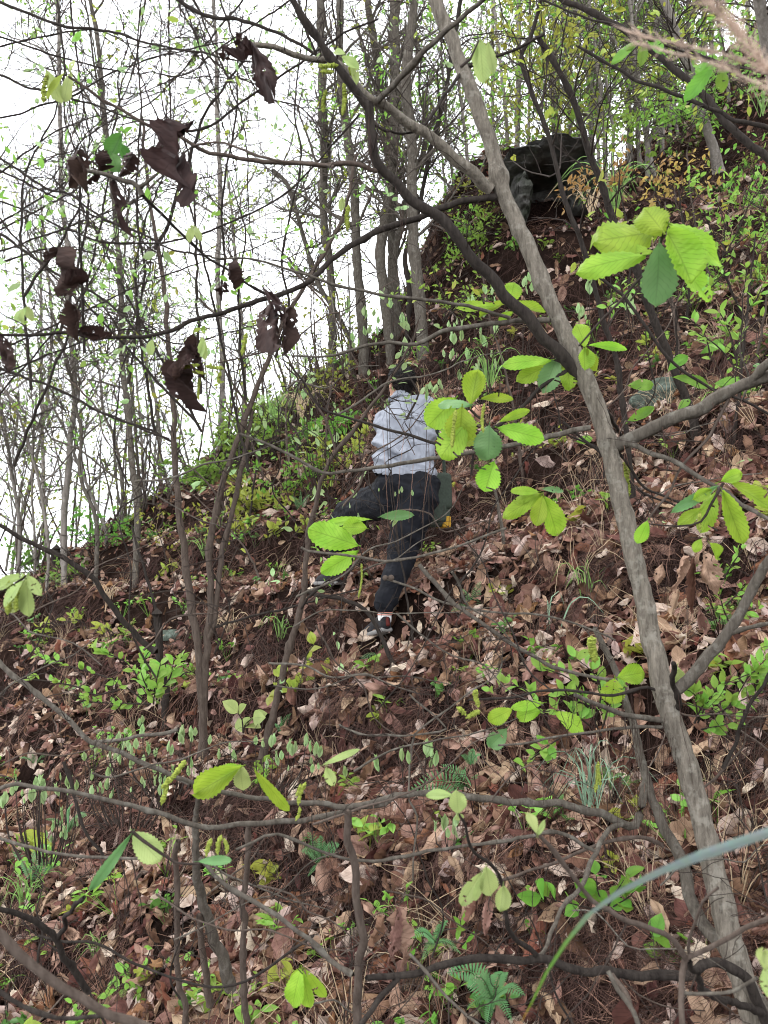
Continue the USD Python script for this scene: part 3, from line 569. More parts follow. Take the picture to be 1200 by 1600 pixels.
sky_branch('thin twig dangling in the lower middle', '640,1195 638,1250 650,1275 646,1330 645,1375', 3, 3, 2.0, 2.0, 0, 0.1, mt=GM)
sky_branch('short forked pale twig at the bottom right', '950,1517 965,1545 990,1580 1003,1612', 8, 7, 1.45, 1.4, 0, 0.1, mt=GM)

# tangle of bare twigs in front of the left sky, reaching in from trees at the side
rq = np.random.default_rng(97)
for k in range(34):
    d = rq.uniform(2.8, 5.5)
    if k % 3 == 0: a, b = (-40, rq.uniform(-20, 720)), (rq.uniform(180, 480), rq.uniform(0, 620))
    elif k % 3 == 1: a, b = (rq.uniform(20, 520), -40), (rq.uniform(20, 560), rq.uniform(120, 420))
    else: a, b = (rq.uniform(20, 430), rq.uniform(430, 760)), (rq.uniform(20, 560), rq.uniform(-30, 330))
    m_ = ((a[0] + b[0]) / 2 + rq.uniform(-40, 40), (a[1] + b[1]) / 2 + rq.uniform(-40, 40)); m2 = ((a[0] + 3 * b[0]) / 4 + rq.uniform(-25, 25), (a[1] + 3 * b[1]) / 4 + rq.uniform(-25, 25))
    sl = (b[1] - a[1]) / (b[0] - a[0] + 1e-6); mx_, my_ = (a[0] + b[0]) / 2, (a[1] + b[1]) / 2
    lb = f"thin bare twig with side shoots, {'steep' if abs(sl) > 1.2 else 'level' if abs(sl) < 0.25 else 'rising to the right' if sl < 0 else 'falling to the right'}, {'low' if my_ > 420 else 'high' if my_ < 180 else 'halfway up'} in the left sky, {'by the edge' if mx_ < 130 else 'by the middle trunks' if mx_ > 330 else 'between'}"
    t = Tree('bare_twig', ' '.join(lb.split()[:16]).rstrip(','), 'branch', a, d=d, group=lb[5:])
    p = [a, m_, m2, b]; t.add('stem', p, 5 if k % 3 == 2 else 3.2, 1.6, d + rq.uniform(-0.3, 0.3), DM, d0=d, sides=5, wig=0.003)
    tp = t.grow(*t.lines['stem'][0], 16, 0.075 * d + 0.08, lo=0.1, up=0.1, r0=0.0006 * d, levels=2, sub=3)
    t.spray(tp, rq.choice(['bud', 'small_leaf', 'yellow_leaf', 'small_leaf']), 0.036, per=2, frac=0.22); t.finish()
for k in range(22):
    px, py = (rq.uniform(720, 1180), rq.uniform(330, 760)) if k < 15 else (rq.uniform(300, 620), rq.uniform(720, 1000))
    d = G(px, py, True); lb = f"thin twiggy sapling with {['fresh green', 'yellowish', 'pale green', 'mid green'][k % 4]} leaves on the {'upper right' if k < 15 and py < 500 else 'right' if k < 15 else 'left'} slope, {'beyond the oak' if px > 950 else 'between person and oak' if px > 700 else 'near the saplings' if px < 450 else 'below the person'}"
    t = Tree('thin_sapling', lb, 'sapling', (px, py), d=d, group=lb)
    h = rq.uniform(130, 330) * 5 / d; x1 = px + rq.uniform(-70, 50)
    t.add('stem', [(px, py + 6), ((px + x1) / 2 + rq.uniform(-12, 12), py - h * .5), (x1, py - h)], 6 * 5 / d, 2, d + rq.uniform(-.3, .2), BM if k % 2 else DM, d0=d, sides=5)
    tp = t.grow(*t.lines['stem'][0], 9, 0.45, lo=0.15, up=0.25, r0=0.0025, levels=2, sub=3)
    t.spray(tp, ['small_leaf', 'yellow_leaf', 'small_leaf', 'mid_leaf'][k % 4], 0.05, per=2, frac=0.32, width=0.45); t.finish()
# thin bare twigs that cross in front of the slope
for k in range(72):
    if k < 8: c = (rq.uniform(520, 740), rq.uniform(700, 960) if k > 2 else rq.uniform(560, 660)); d = rq.uniform(2.6, 4.2)
    elif k < 50: c = (rq.uniform(-20, 1220), rq.uniform(860, 1600)); d = rq.uniform(1.5, 2.6)
    else:
        c = (rq.uniform(180, 1180), rq.uniform(480, 1000)); d = rq.uniform(2.4, 4.0)
        if 540 < c[0] < 740 and c[1] < 800: c = (c[0] + 240, c[1])
    a = rq.normal(0.0, 0.55) if k % 3 else rq.uniform(0.9, 2.2); Lp = rq.uniform(130, 340); zn = 'in front of the person' if k < 8 else 'in front of the lower slope' if k < 50 else 'in front of the middle slope'
    p = [(c[0] + math.cos(a) * Lp * u + rq.normal(0, 10), c[1] - math.sin(a) * Lp * u + 30 * (u * u - .08) * rq.choice([-1, 1]) + rq.normal(0, 7)) for u in np.linspace(-.5, .5, 6)]
    sl = (p[-1][1] - p[0][1]) / (p[-1][0] - p[0][0] + 1e-6); way = 'steep' if abs(sl) > 1.3 else 'level' if abs(sl) < 0.2 else 'rising to the right' if sl < 0 else 'falling to the right'
    hue = ['near-black', 'brown', 'grey'][k % 3]; where = zn if k < 8 else ('at the left, ' if c[0] < 400 else 'in the middle, ' if c[0] < 800 else 'at the right, ') + ('before the lowest litter' if c[1] > 1350 else 'before the lower slope' if c[1] > 1000 else 'before the middle slope' if c[1] > 720 else 'before the upper slope')
    lb = f'thin {hue} bare twig, {way}, {where}'; t = Tree('bare_twig', lb, 'branch', p[0], d=d, group=lb[5:])
    t.add('stem', p, rq.uniform(2.2, 4.2), 1.4, d + rq.uniform(-.2, .2), [DM, BM, GM][k % 3], d0=d, sides=5)
    t.grow(*t.lines['stem'][0], 7 if k > 7 else 3, 0.05 * d + 0.04, lo=0.1, up=0.1, r0=0.0005 * d, levels=2, sub=2); t.finish()
# ------------------------------------------------------------------ saplings on the left
sap = Tree('sapling', 'brown three-stemmed sapling on the left with forked bare stems', 'sapling', (318, 1190))
D0 = G(318, 1190, True)
sap.add('stem', xy('318,1196 316,1100 313,1050 307,1000 299,950 292,900 287,850 280,797 273,727 272,660 269,600 263,520 256,440 249,395 240,350 233,300 226,240 222,180'), 14, 4, D0 - 0.25, BM, d0=D0, foot=0.4)
sap.add('stem', xy('319,1120 321,1047 325,987 330,933 327,867 337,800 350,750 362,710 377,672 391,632 403,600 417,565 440,510 458,480 483,433 503,400 530,350 545,300 556,240'), 12, 5, D0 - 0.3, BM)
sap.add('stem', xy('323,1000 333,978 337,950 345,880 352,840 363,800 374,745 386,690 395,640'), 9, 6, D0 - 0.15, BM)
sap.add('stem', xy('243,390 262,352 283,283 307,217 323,173 370,110 395,70'), 6, 3, D0 - 0.5, DM)
sap.add('branch', xy('352,797 335,770 310,740 280,720'), 4, 2, D0 - 0.2, BM)
sap.add('branch', xy('390,640 370,610 355,585 345,560'), 4, 2, D0 - 0.3, BM)
sap.add('branch', xy('335,980 380,965 450,950 520,930 560,920'), 4, 2, D0 - 0.6, DM)
sap.add('branch', xy('268,690 235,672 200,660 140,640'), 4, 2, D0 - 0.2, DM)
tp = []
for nm in ('stem', 'branch'):
    for ln, r in sap.lines[nm]: tp += sap.grow(ln, r, int(len(ln) / 5), 0.42, lo=0.45 if nm == 'stem' else 0.2, up=0.25, r0=0.003, levels=2, sub=3)
sap.spray(tp, 'bud', 0.045, per=2, frac=0.30); sap.finish()
sap2 = Tree('sapling', 'single slim brown sapling leaning right beside the left trouser leg', 'sapling', (405, 1198))
D2 = G(405, 1198, True)
sap2.add('stem', xy('405,1200 418,1150 430,1095 445,1040 455,1000 468,955 475,910 480,860 487,810 497,770 508,735 525,705 545,682 575,640 600,607 617,580 640,545 655,500'), 13, 3, D2 - 0.6, BM, d0=D2, foot=0.3)
sap2.add('branch', xy('468,955 490,925 520,900 550,870'), 4, 2, D2 - 0.6, DM)
sap2.add('branch', xy('525,705 500,640 470,600 450,560 430,520'), 4, 2, D2 - 0.5, BM)
tp = []
for nm in ('stem', 'branch'):
    for ln, r in sap2.lines[nm]: tp += sap2.grow(ln, r, int(len(ln) / 5), 0.35, lo=0.4, up=0.2, r0=0.003, levels=2, sub=3)
sap2.spray(tp, 'bud', 0.05, per=2, frac=0.35); sap2.finish()
stump = Tree('broken_stem', 'dark snapped-off stem with a jagged top on the left slope', 'stem', (258, 1145))
Ds = G(258, 1145, True)
stump.add('stem', xy('258,1150 257,1080 250,1020 247,957'), 10, 12, Ds - 0.1, DM, d0=Ds, rough=0.15)
stump.add('branch', xy('247,975 238,930 222,880 205,820'), 5, 3, Ds, DM); stump.finish()
low = Tree('sapling', 'pair of leaning grey sapling stems at the bottom left below the cut twig', 'sapling', (360, 1540), d=2.6)
low.add('stem', xy('360,1545 340,1480 322,1425 310,1370 306,1300 312,1235'), 20, 7, 2.4, GM, d0=2.75)
low.add('stem', xy('328,1570 318,1490 311,1430'), 12, 9, 2.6, BM, d0=2.75); low.finish()
for s_, lb, w in (('290,1605 283,1540 276,1460 275,1380 277,1310', 'slim upright brown stem at the bottom left, left of the grey pair', 10), ('388,1610 382,1520 380,1440 384,1370 388,1290', 'slim upright brown stem at the bottom left, right of the grey pair', 11),
                  ('560,1640 557,1560 565,1490 555,1410 547,1335 542,1270', 'straight brown upright stem with a cut top at the bottom middle', 15)):
    p = xy(s_); t = Tree('sapling', lb, 'sapling', p[0], d=2.3 if w < 15 else 1.7)
    t.add('stem', p, w, w * 0.8, 2.2 if w < 15 else 1.6, BM, d0=2.4 if w < 15 else 1.75); t.finish()
p = xy('138,1550 120,1528 100,1498 88,1468 70,1452 30,1425 -20,1415'); lw = Tree('sapling', 'dark crooked forked stem in the lower left corner', 'sapling', p[0], d=1.9)
lw.add('stem', p, 11, 7, 1.7, DM, d0=1.95); lw.add('branch', xy('92,1465 105,1435 118,1418 130,1403'), 8, 6, 1.6, DM); lw.finish()
# dark slim stems on the right slope
for s_, lb, w0, w1, mt in (('990,800 985,733 973,633 963,560 943,500 925,435 905,370 883,317 870,260 853,200 830,143 814,90 833,50 848,-10', 'slim dark stem right behind the oak trunk, kinked near its top', 9, 6, DM),
                  ('1090,686 1077,633 1057,587 1040,543 1017,490 998,430 975,380 957,340 940,287 917,227 900,167 873,110 842,60', 'slim dark stem leaning left on the right slope', 13, 8, DM),
                  ('1123,270 1117,240 1100,187 1077,110 1053,43 1030,-20', 'grey slanting trunk standing among leaf litter at the upper right', 15, 12, M['far_bark']),
                  ('633,560 640,460 633,400 653,333 673,233 693,160 705,90 720,0', 'thin dark leaning stem in front of the middle trunks', 8, 6, DM),
                  ('1215,160 1197,60 1182,-20', 'grey trunk at the right edge of the picture', 20, 18, M['far_bark'])):
    p = xy(s_); d = min(G(*p[0], True), 9.5)
    if 'right edge' in lb: d = 6.5
    t = Tree('slim_tree', lb, 'tree', p[0], d=d)
    t.add('trunk', p, w0, w1, d * 0.93, mt, d0=d, foot=0.3)
    tp = t.grow(*t.lines['trunk'][0], 16, 0.09 * d + 0.2, lo=0.35, up=0.25, r0=0.0012 * d, levels=2, sub=3)
    t.spray(tp, 'yellow_leaf', 0.055, per=2, frac=0.4); t.finish()
# ------------------------------------------------------------------ trees farther back
FB = M['far_bark']
def far_tree(label, s, w0, w1, d, leafm, nb, Lb, frac, size=0.06, per=3, mt=None, lean=0.0, lo=0.3, group='', up=0.5, ntw=5):
    p = xy(s); b0 = P(*p[0], d); gz = float(ground(b0[0], b0[1])) - 0.1
    if b0[2] > gz: e = to_pix([[b0[0], b0[1], gz]])[0]; p = [(e[0], e[1])] + p
    t = Tree('forest_tree', label, 'tree', p[0], d=d)
    t.add('trunk', p, w0 * .86, w1 * .86, d + lean, mt or FB, d0=d, rough=0.10, wig=0.004, step=0.06)
    ln, r = t.lines['trunk'][0]; tips = []
    for b in range(nb):
        k = int(rt.uniform(lo, 0.97) * (len(ln) - 1)); az = rt.uniform(0, 6.283)
        dd = unit(np.array([math.cos(az), math.sin(az), rt.uniform(0.5, 1.5)])); L = Lb * rt.uniform(0.5, 1.2); m = 9
        q = [ln[k]]
        for i in range(m): dd = unit(dd + rt.normal(0, 0.13, 3) + [0, 0, 0.05]); q.append(q[-1] + dd * L / m)
        q = np.array(q); rr = np.linspace(min(r[k] * 0.6, 0.0036 * d * 0.6), 0.0025, m + 1)
        V, F = tube(q, rr, 5); obj('branch', V, F, mt or FB, t.t)
        tips += t.grow(q, rr, ntw, Lb * 0.55, lo=0.2, up=up * 0.4, r0=0.0009 * d, levels=2, sub=3)
    if leafm: t.spray(tips, leafm, size, per=per, frac=frac, spread=0.03)
    t.finish(twigmat='far_twig'); return t
M['far_twig'] = plain('far_twig', (0.075, 0.062, 0.053), 0.8, 0.3, 20)
left = [('100,900 100,797 107,733 110,683 117,633 115,567 107,483 107,400 96,300 95,200 92,80 90,-40', 11, 6, 9.0, 'pale crooked trunk nearest the left edge'),
    ('214,800 208,740 203,690 200,640 192,590 189,533 187,433 180,330 170,240 163,167 160,83 146,-20', 12, 7, 8.0, 'dark straight trunk left of the sapling, reaching the top edge'),
    ('152,815 130,755 127,717 130,667 122,635 112,560 90,480', 8, 4, 8.5, 'thin dark trunk that leans left behind the pale crooked one'),
    ('190,760 178,683 163,650 157,600 152,572 137,543 118,470 110,380', 6, 3, 10.0, 'thin zigzag trunk against the left sky'),
    ('222,800 215,720 210,650 200,567 196,500 200,420 210,300', 6, 4, 11.0, 'faint pale trunk close beside the dark straight one'),
    ('252,790 250,717 247,650 236,600 227,567 215,500 205,400', 8, 4, 12.0, 'pale trunk leaning left behind the sapling'),
    ('340,740 344,690 347,617 347,550 340,433 345,300 340,150 335,20 330,-40', 11, 6, 11.0, 'tall pale trunk between the sapling and the middle clump'),
    ('30,830 20,740 8,650 -10,560', 7, 5, 9.5, 'pale leaning trunk cut by the left edge'),
    ('75,850 60,760 40,690 20,640 0,610 -30,570', 6, 4, 9.0, 'thin trunk leaning steeply to the left edge'),
    ('165,830 140,770 105,690 70,620 45,580', 6, 4, 9.2, 'thin trunk leaning left across the pale ones'),
    ('55,860 52,780 55,700 60,620', 5, 3, 11.0, 'faint thin upright trunk near the left edge'),
    ('20,880 35,800 60,700 75,600 80,500 70,400 60,300', 6, 4, 12.0, 'faint tall trunk leaning right at the left edge')]
for s_, w0, w1, d, lb in left:
    far_tree(lb, s_, w0, w1, d, rt.choice(['small_leaf', 'yellow_leaf', 'small_leaf']), 11, 1.4, 0.36, 0.050, per=4, mt=M['grey_bark'] if 'dark' in lb else FB, ntw=9)
mid = [('519,545 520,510 517,433 505,333 507,233 503,133 505,0 507,-50', 15, 14, 11.0, 'rough pale trunk at the left of the middle clump'),
    ('568,545 567,520 563,467 557,400 553,300 543,217 533,100 531,-40', 19, 14, 10.0, 'straight grey trunk second from left in the middle clump'),
    ('615,560 613,480 613,397 613,300 607,233 593,133 577,33 566,-40', 17, 13, 10.5, 'grey trunk in the middle clump that bends left near the top'),
    ('612,560 607,517 600,450 594,400 600,350 612,260 613,133 613,-40', 19, 18, 9.8, 'thick dark grey trunk in the middle clump behind the dark branch'),
    ('664,612 660,533 653,450 646,390 641,300 640,233 630,133 642,0 645,-40', 24, 15, 8.8, 'thickest trunk of the middle clump, right behind the head of the person'),
    ('620,560 622,510 620,450 617,400 640,300 668,230 672,150', 14, 8, 10.0, 'dark forked trunk in the middle clump'),
    ('546,530 517,477 493,437 470,360 450,290 425,260', 10, 7, 11.5, 'pale trunk leaning left out of the middle clump')]
for s_, w0, w1, d, lb in mid:
    far_tree(lb, s_, w0, w1, d, rt.choice(['small_leaf', 'yellow_leaf']), 12, 1.5, 0.36, 0.055, per=3, mt=M['grey_bark'], ntw=9, lo=0.35)
th = [(945, 195, 935, 110, 11, 9), (958, 250, 950, 130, 11, 6), (985, 245, 972, 60, 12, 7), (1000, 250, 988, 70, 12, 8), (1012, 262, 1003, 150, 11, 9), (1022, 270, 1000, 140, 11, 10), (1035, 265, 1024, 60, 12, 8), (1030, 240, 1027, 30, 13, 7), (1050, 235, 1034, -20, 13, 8),
      (1062, 228, 1046, 60, 13, 6), (905, 240, 890, 60, 12, 6), (925, 255, 915, 90, 12, 6), (870, 250, 850, 40, 12, 6), (1085, 215, 1075, -20, 13, 9), (1140, 180, 1120, -20, 13, 7), (800, 330, 785, 120, 11.5, 8), (740, 420, 725, 200, 10.5, 8), (715, 430, 700, 230, 11, 7)]
WH = ['leftmost', 'second', 'third', 'fourth', 'fifth', 'sixth', 'seventh', 'eighth', 'ninth', 'tenth', 'eleventh', 'twelfth', 'thirteenth', 'fourteenth', 'fifteenth', 'sixteenth', 'seventeenth', 'eighteenth', 'nineteenth', 'twentieth']
order = sorted(range(len(th)), key=lambda k: th[k][0])
for k, (x0, y0, x1, y1, d, w) in enumerate(th):
    s_ = f'{x0},{y0 + 25} {x0 - 1},{y0} {(2 * x0 + x1) / 3 + rt.uniform(-4, 4)},{(2 * y0 + y1) / 3} {(x0 + 2 * x1) / 3 + rt.uniform(-4, 4)},{(y0 + 2 * y1) / 3} {x1},{y1} {x1 - 8},{y1 - 70} {x1 - 14},{y1 - 150}'
    far_tree(f'{WH[order.index(k)]} slim trunk, counted from the left, in the thicket above the rock', s_, w, w * 0.55, d, rt.choice(['small_leaf', 'yellow_leaf', 'small_leaf']), 10, 1.4, 0.60, 0.068, per=4, lo=0.2, ntw=7)
# a wooded skyline beyond: trees that stand on the hill above the crest
bgr = np.random.default_rng(77)
spots = [(0.22, 13.5), (0.27, 14.5), (0.32, 14), (0.37, 15), (0.42, 14.5), (0.17, 14), (-0.42, 19), (-0.30, 23), (-0.18, 17), (-0.06, 20), (0.02, 16), (0.08, 22), (0.14, 17), (0.19, 20), (0.24, 16), (0.28, 22), (0.33, 18), (0.38, 21), (0.43, 17), (0.48, 20)]
for k, (dx, d) in enumerate(spots):
    x, y = dx * d, d; z = float(ground(x, y)); px, py, dd = to_pix([[x, y, z]])[0]; H = bgr.uniform(6, 9) * FPX / d
    s_ = f'{px},{py} {px + bgr.uniform(-8, 8)},{py - H * 0.4} {px + bgr.uniform(-25, 15)},{py - H}'
    k += 1; wh = 'left of the middle clump' if dx < -0.05 else 'behind the middle clump' if dx < 0.1 else 'behind the rock' if dx < 0.25 else 'behind the thicket'
    far_tree(f'background tree {wh}, {WH[k - 1]} of the far row', s_, 0.12 * FPX / d, 0.05 * FPX / d, dd, 'yellow_leaf' if k % 3 == 0 else 'small_leaf', 14, 2.0, 0.60 if dx > 0.1 else 0.22, 0.10, per=4 if dx > 0.1 else 3, lo=0.08, ntw=7)

for k, (px, py) in enumerate([(20, 880), (60, 870), (110, 850), (150, 840), (190, 820), (230, 800), (270, 780), (310, 765), (345, 745), (385, 715), (420, 690), (460, 650), (500, 620), (545, 590)]):
    d = min(G(px, py, True), 11.5); t = Tree('twiggy_shrub', f'{WH[k]} twiggy shrub of thin shoots along the left skyline, counted from the left', 'shrub', (px, py), d=d, group='twiggy shrubs along the left skyline'); tips = []
    for q_ in range(6):
        x1 = px + bgr.uniform(-60, 50); h1 = bgr.uniform(60, 230)
        t.add('stem', [(px + bgr.uniform(-12, 12), py + 12), ((px + x1) / 2 + bgr.uniform(-8, 8), py - h1 * 0.5), (x1, py - h1)], 3.6, 1.6, d + bgr.uniform(-0.4, 0.4), FB if q_ % 2 else M['brown_bark'], d0=d, sides=4)
        tips += t.grow(*t.lines['stem'][-1], 7, 0.5, lo=0.2, up=0.3, r0=0.003, levels=2, sub=3)
    t.spray(tips, ['small_leaf', 'yellow_leaf'][k % 2], 0.06, per=2, frac=0.40); t.finish(twigmat='far_twig')
# ------------------------------------------------------------------ the big new leaves (parts of the oak), dead leaves, catkins
rl = np.random.default_rng(31)
TOCAM = np.array([0, -1.0, 0.0])
def big_leaf(bx, by, tx, ty, w, d, m='oak_leaf', face=None, dz=0.03, kind='oak', parent=None, curl=0.12, fold=0.22, name='leaf', teeth=0.13, n=22):
    parent = parent or oak
    b = P(bx, by, d); t = P(tx, ty, d + rl.uniform(-dz, dz))
    f = unit((face if face is not None else TOCAM + np.array([0, 0, 0.3])) + rl.normal(0, 0.16, 3))
    V, F, U = leaf(b, t, 1.15 * w * d / FPX, f, rl, n=n, kind=kind, teeth=teeth, fold=fold, curl=curl * rl.uniform(0.3, 1.8), wave=0.10, petiole=0.008, roll=rl.uniform(-0.2, 0.3), holes=0.03 if rl.uniform() < 0.4 else 0.0)
    return obj(name, V, F, M[m], parent.t, uv=U)
def cluster(d, rows, parent=None, twig=None):
    parent = parent or oak
    for r in rows: big_leaf(*r[:5], d + rl.uniform(-0.03, 0.03), *(r[5:6] or ('oak_leaf',)), parent=parent)
    if twig:
        q = np.array([P(x, y, d) for x, y in xy(twig)]); V, F = tube(smooth_line(q, 0.02), np.linspace(0.0035, 0.0018, len(smooth_line(q, 0.02))), 5); obj('leafy_twig', V, F, M['twig'], parent.t)
cluster(1.5, [(1030, 362, 930, 374, 66), (1036, 362, 1006, 322, 52), (1010, 398, 904, 414, 40), (1030, 380, 1028, 479, 54, 'blue_leaf'), (1046, 350, 1143, 404, 46), (1042, 362, 1086, 436, 60), (1054, 405, 1116, 467, 40), (1020, 392, 960, 398, 30)], twig='1042,352 1034,372 1020,420 1000,436 985,452 968,472 940,500 905,540')
cluster(1.95, [(736, 634, 746, 579, 34), (712, 622, 668, 666, 44), (738, 632, 684, 626, 20, 'blue_leaf'), (722, 636, 718, 692, 46), (728, 662, 686, 712, 46), (752, 624, 802, 624, 16), (765, 664, 764, 718, 44, 'blue_leaf'), (778, 668, 852, 684, 30), (772, 722, 757, 768, 36), (752, 690, 690, 678, 34), (780, 660, 828, 640, 14)], twig='735,640 745,650 765,668 772,700')
cluster(2.5, [(560, 852, 481, 826, 40), (572, 826, 536, 822, 26), (560, 860, 501, 897, 28), (594, 808, 646, 804, 15, 'blue_leaf'), (578, 812, 500, 815, 14)], twig='575,812 570,835 562,856 580,900')
cluster(2.3, [(862, 562, 786, 563, 24), (866, 566, 808, 594, 26), (870, 560, 848, 614, 32, 'blue_leaf'), (884, 562, 892, 606, 26)], twig='862,560 880,568 895,580')
cluster(2.4, [(796, 474, 804, 440, 28), (800, 476, 853, 486, 18), (776, 478, 713, 480, 18), (792, 472, 748, 492, 15), (800, 490, 780, 500, 12)])
cluster(2.2, [(914, 542, 904, 505, 30), (920, 540, 983, 543, 14), (912, 545, 915, 578, 26), (918, 545, 935, 580, 18)])
cluster(2.6, [(846, 772, 786, 806, 24), (842, 768, 798, 766, 15), (848, 775, 838, 822, 24), (850, 776, 876, 838, 34), (846, 764, 882, 766, 10, 'blue_leaf'), (846, 770, 800, 782, 16)])
cluster(1.8, [(1126, 752, 1160, 738, 20), (1142, 756, 1212, 792, 26), (1128, 766, 1162, 850, 30), (1118, 768, 1096, 830, 28), (1120, 760, 1050, 800, 16, 'blue_leaf'), (1110, 766, 1084, 780, 18), (1096, 795, 1060, 822, 20), (1012, 814, 996, 850, 20), (1108, 848, 1125, 872, 20), (1096, 842, 1085, 862, 14)], twig='1130,755 1110,790 1095,815 1060,822 1010,818')
cluster(3.4, [(982, 602, 1024, 600, 18, 'mid_leaf'), (1052, 590, 1112, 602, 20, 'mid_leaf'), (1045, 580, 1075, 556, 18, 'mid_leaf'), (978, 662, 1022, 636, 15, 'mid_leaf'), (1116, 600, 1160, 596, 18, 'mid_leaf'), (1095, 552, 1134, 530, 14, 'mid_leaf'), (1060, 640, 1078, 620, 12, 'mid_leaf'), (900, 690, 926, 684, 12, 'mid_leaf')])
cluster(1.6, [(750, 62, 756, 128, 28, 'pale_leaf'), (762, 66, 772, 114, 14, 'pale_leaf'), (745, 66, 740, 100, 10, 'pale_leaf')], twig='720,105 735,92 748,64')
cluster(2.0, [(1000, 62, 958, 92, 14, 'mid_leaf'), (1000, 64, 962, 78, 14, 'mid_leaf'), (1005, 66, 1002, 102, 15, 'mid_leaf'), (1012, 62, 1034, 82, 18, 'mid_leaf'), (1116, 100, 1070, 158, 22, 'mid_leaf'), (1110, 98, 1085, 108, 14, 'mid_leaf'), (1128, 104, 1130, 142, 18, 'mid_leaf')], twig='1010,60 1060,78 1120,98')
cluster(1.3, [(40, 900, -10, 918, 20, 'pale_leaf'), (38, 905, 14, 958, 22, 'pale_leaf'), (42, 905, 44, 964, 22, 'pale_leaf'), (44, 900, 62, 928, 16, 'pale_leaf'), (36, 908, 2, 945, 18, 'pale_leaf')], twig='-10,928 15,920 40,900')
cluster(1.7, [(470, 1514, 452, 1578, 30), (474, 1516, 482, 1580, 22), (478, 1516, 512, 1566, 16), (468, 1512, 458, 1540, 16)])
cluster(1.35, [(752, 1362, 720, 1416, 22, 'pale_leaf'), (760, 1356, 768, 1402, 28, 'pale_leaf'), (756, 1362, 740, 1414, 12, 'pale_leaf'), (786, 1385, 783, 1424, 24, 'pale_leaf')])
cluster(1.75, [(378, 1198, 305, 1240, 38, 'oak_leaf'), (376, 1198, 378, 1240, 26, 'pale_leaf'), (398, 1202, 452, 1272, 18), (380, 1196, 340, 1208, 18), (505, 1195, 560, 1170, 10, 'pale_leaf'), (510, 1200, 522, 1228, 16, 'pale_leaf')])
cluster(2.2, [(800, 1108, 762, 1128, 24), (868, 1112, 914, 1142, 28), (850, 1098, 800, 1106, 15), (792, 1138, 764, 1168, 26, 'blue_leaf'), (845, 1110, 805, 1120, 22), (965, 1058, 1008, 1050, 30), (960, 1060, 955, 1100, 34), (1058, 1040, 1050, 1068, 34, 'pale_leaf')])
cluster(0.9, [(1192, 1488, 1196, 1512, 26, 'pale_leaf'), (1194, 1510, 1205, 1560, 28, 'pale_leaf')])
cluster(1.4, [(207, 1300, 134, 1402, 16, 'blue_leaf'), (208, 1300, 248, 1346, 36, 'pale_leaf'), (310, 1346, 364, 1343, 14, 'blue_leaf')], twig='205,1298 222,1312 250,1332 275,1348 312,1350')
cluster(1.35, [(716, 1270, 714, 1240, 26, 'pale_leaf'), (708, 1244, 664, 1240, 16, 'pale_leaf'), (716, 1272, 720, 1285, 14, 'pale_leaf')])
cluster(1.15, [(838, 1302, 826, 1266, 16, 'pale_leaf'), (840, 1305, 850, 1285, 8, 'pale_leaf')])
cluster(2.0, [(72, 110, 96, 160, 20, 'pale_leaf'), (110, 112, 98, 158, 20, 'pale_leaf'), (108, 112, 114, 90, 8, 'pale_leaf'), (100, 115, 70, 150, 12, 'yellow_leaf'), (277, 300, 282, 318, 8, 'pale_leaf'), (300, 352, 296, 378, 12, 'pale_leaf'), (304, 352, 312, 370, 10, 'pale_leaf'), (535, 90, 560, 105, 14, 'pale_leaf'), (548, 95, 558, 130, 12, 'pale_leaf'), (540, 85, 520, 78, 10, 'pale_leaf')])
cluster(2.0, [(240, 205, 252, 196, 10, 'dark_leaf'), (190, 210, 172, 245, 26, 'dark_leaf'), (175, 240, 184, 268, 24, 'dark_leaf'), (185, 225, 198, 248, 18, 'dark_leaf'), (165, 255, 160, 272, 16, 'dark_leaf'), (320, 530, 308, 560, 14, 'pale_leaf'), (315, 525, 320, 562, 12, 'pale_leaf'), (40, 480, 22, 500, 14, 'pale_leaf'), (42, 480, 50, 502, 12, 'pale_leaf'), (36, 482, 30, 508, 10, 'pale_leaf'), (535, 310, 533, 330, 10, 'pale_leaf'), (238, 530, 232, 556, 14, 'pale_leaf')])
def dead(bx, by, tx, ty, w, d, m='dead_leaf', label=None, crumple=0.42, holes=0.05):
    b, t = P(bx, by, d), P(tx, ty, d + rl.uniform(-0.04, 0.04))
    V, F, U = leaf(b, t, w * 1.05 * d / FPX, TOCAM + rl.normal(0, 0.5, 3), rl, n=20, kind='lance', teeth=0.22, fold=rl.uniform(-0.5, 0.5), curl=rl.uniform(-0.45, 0.45), wave=0.24, crumple=crumple, holes=holes, roll=rl.choice([-1, 1]) * rl.uniform(0.25, 0.7), petiole=0.006, cols=np.linspace(-1, 1, 9))
    obj('dead_leaf', V, F, M[m], oak.t, uv=U, label=label or 'dark brown curled dead leaf')
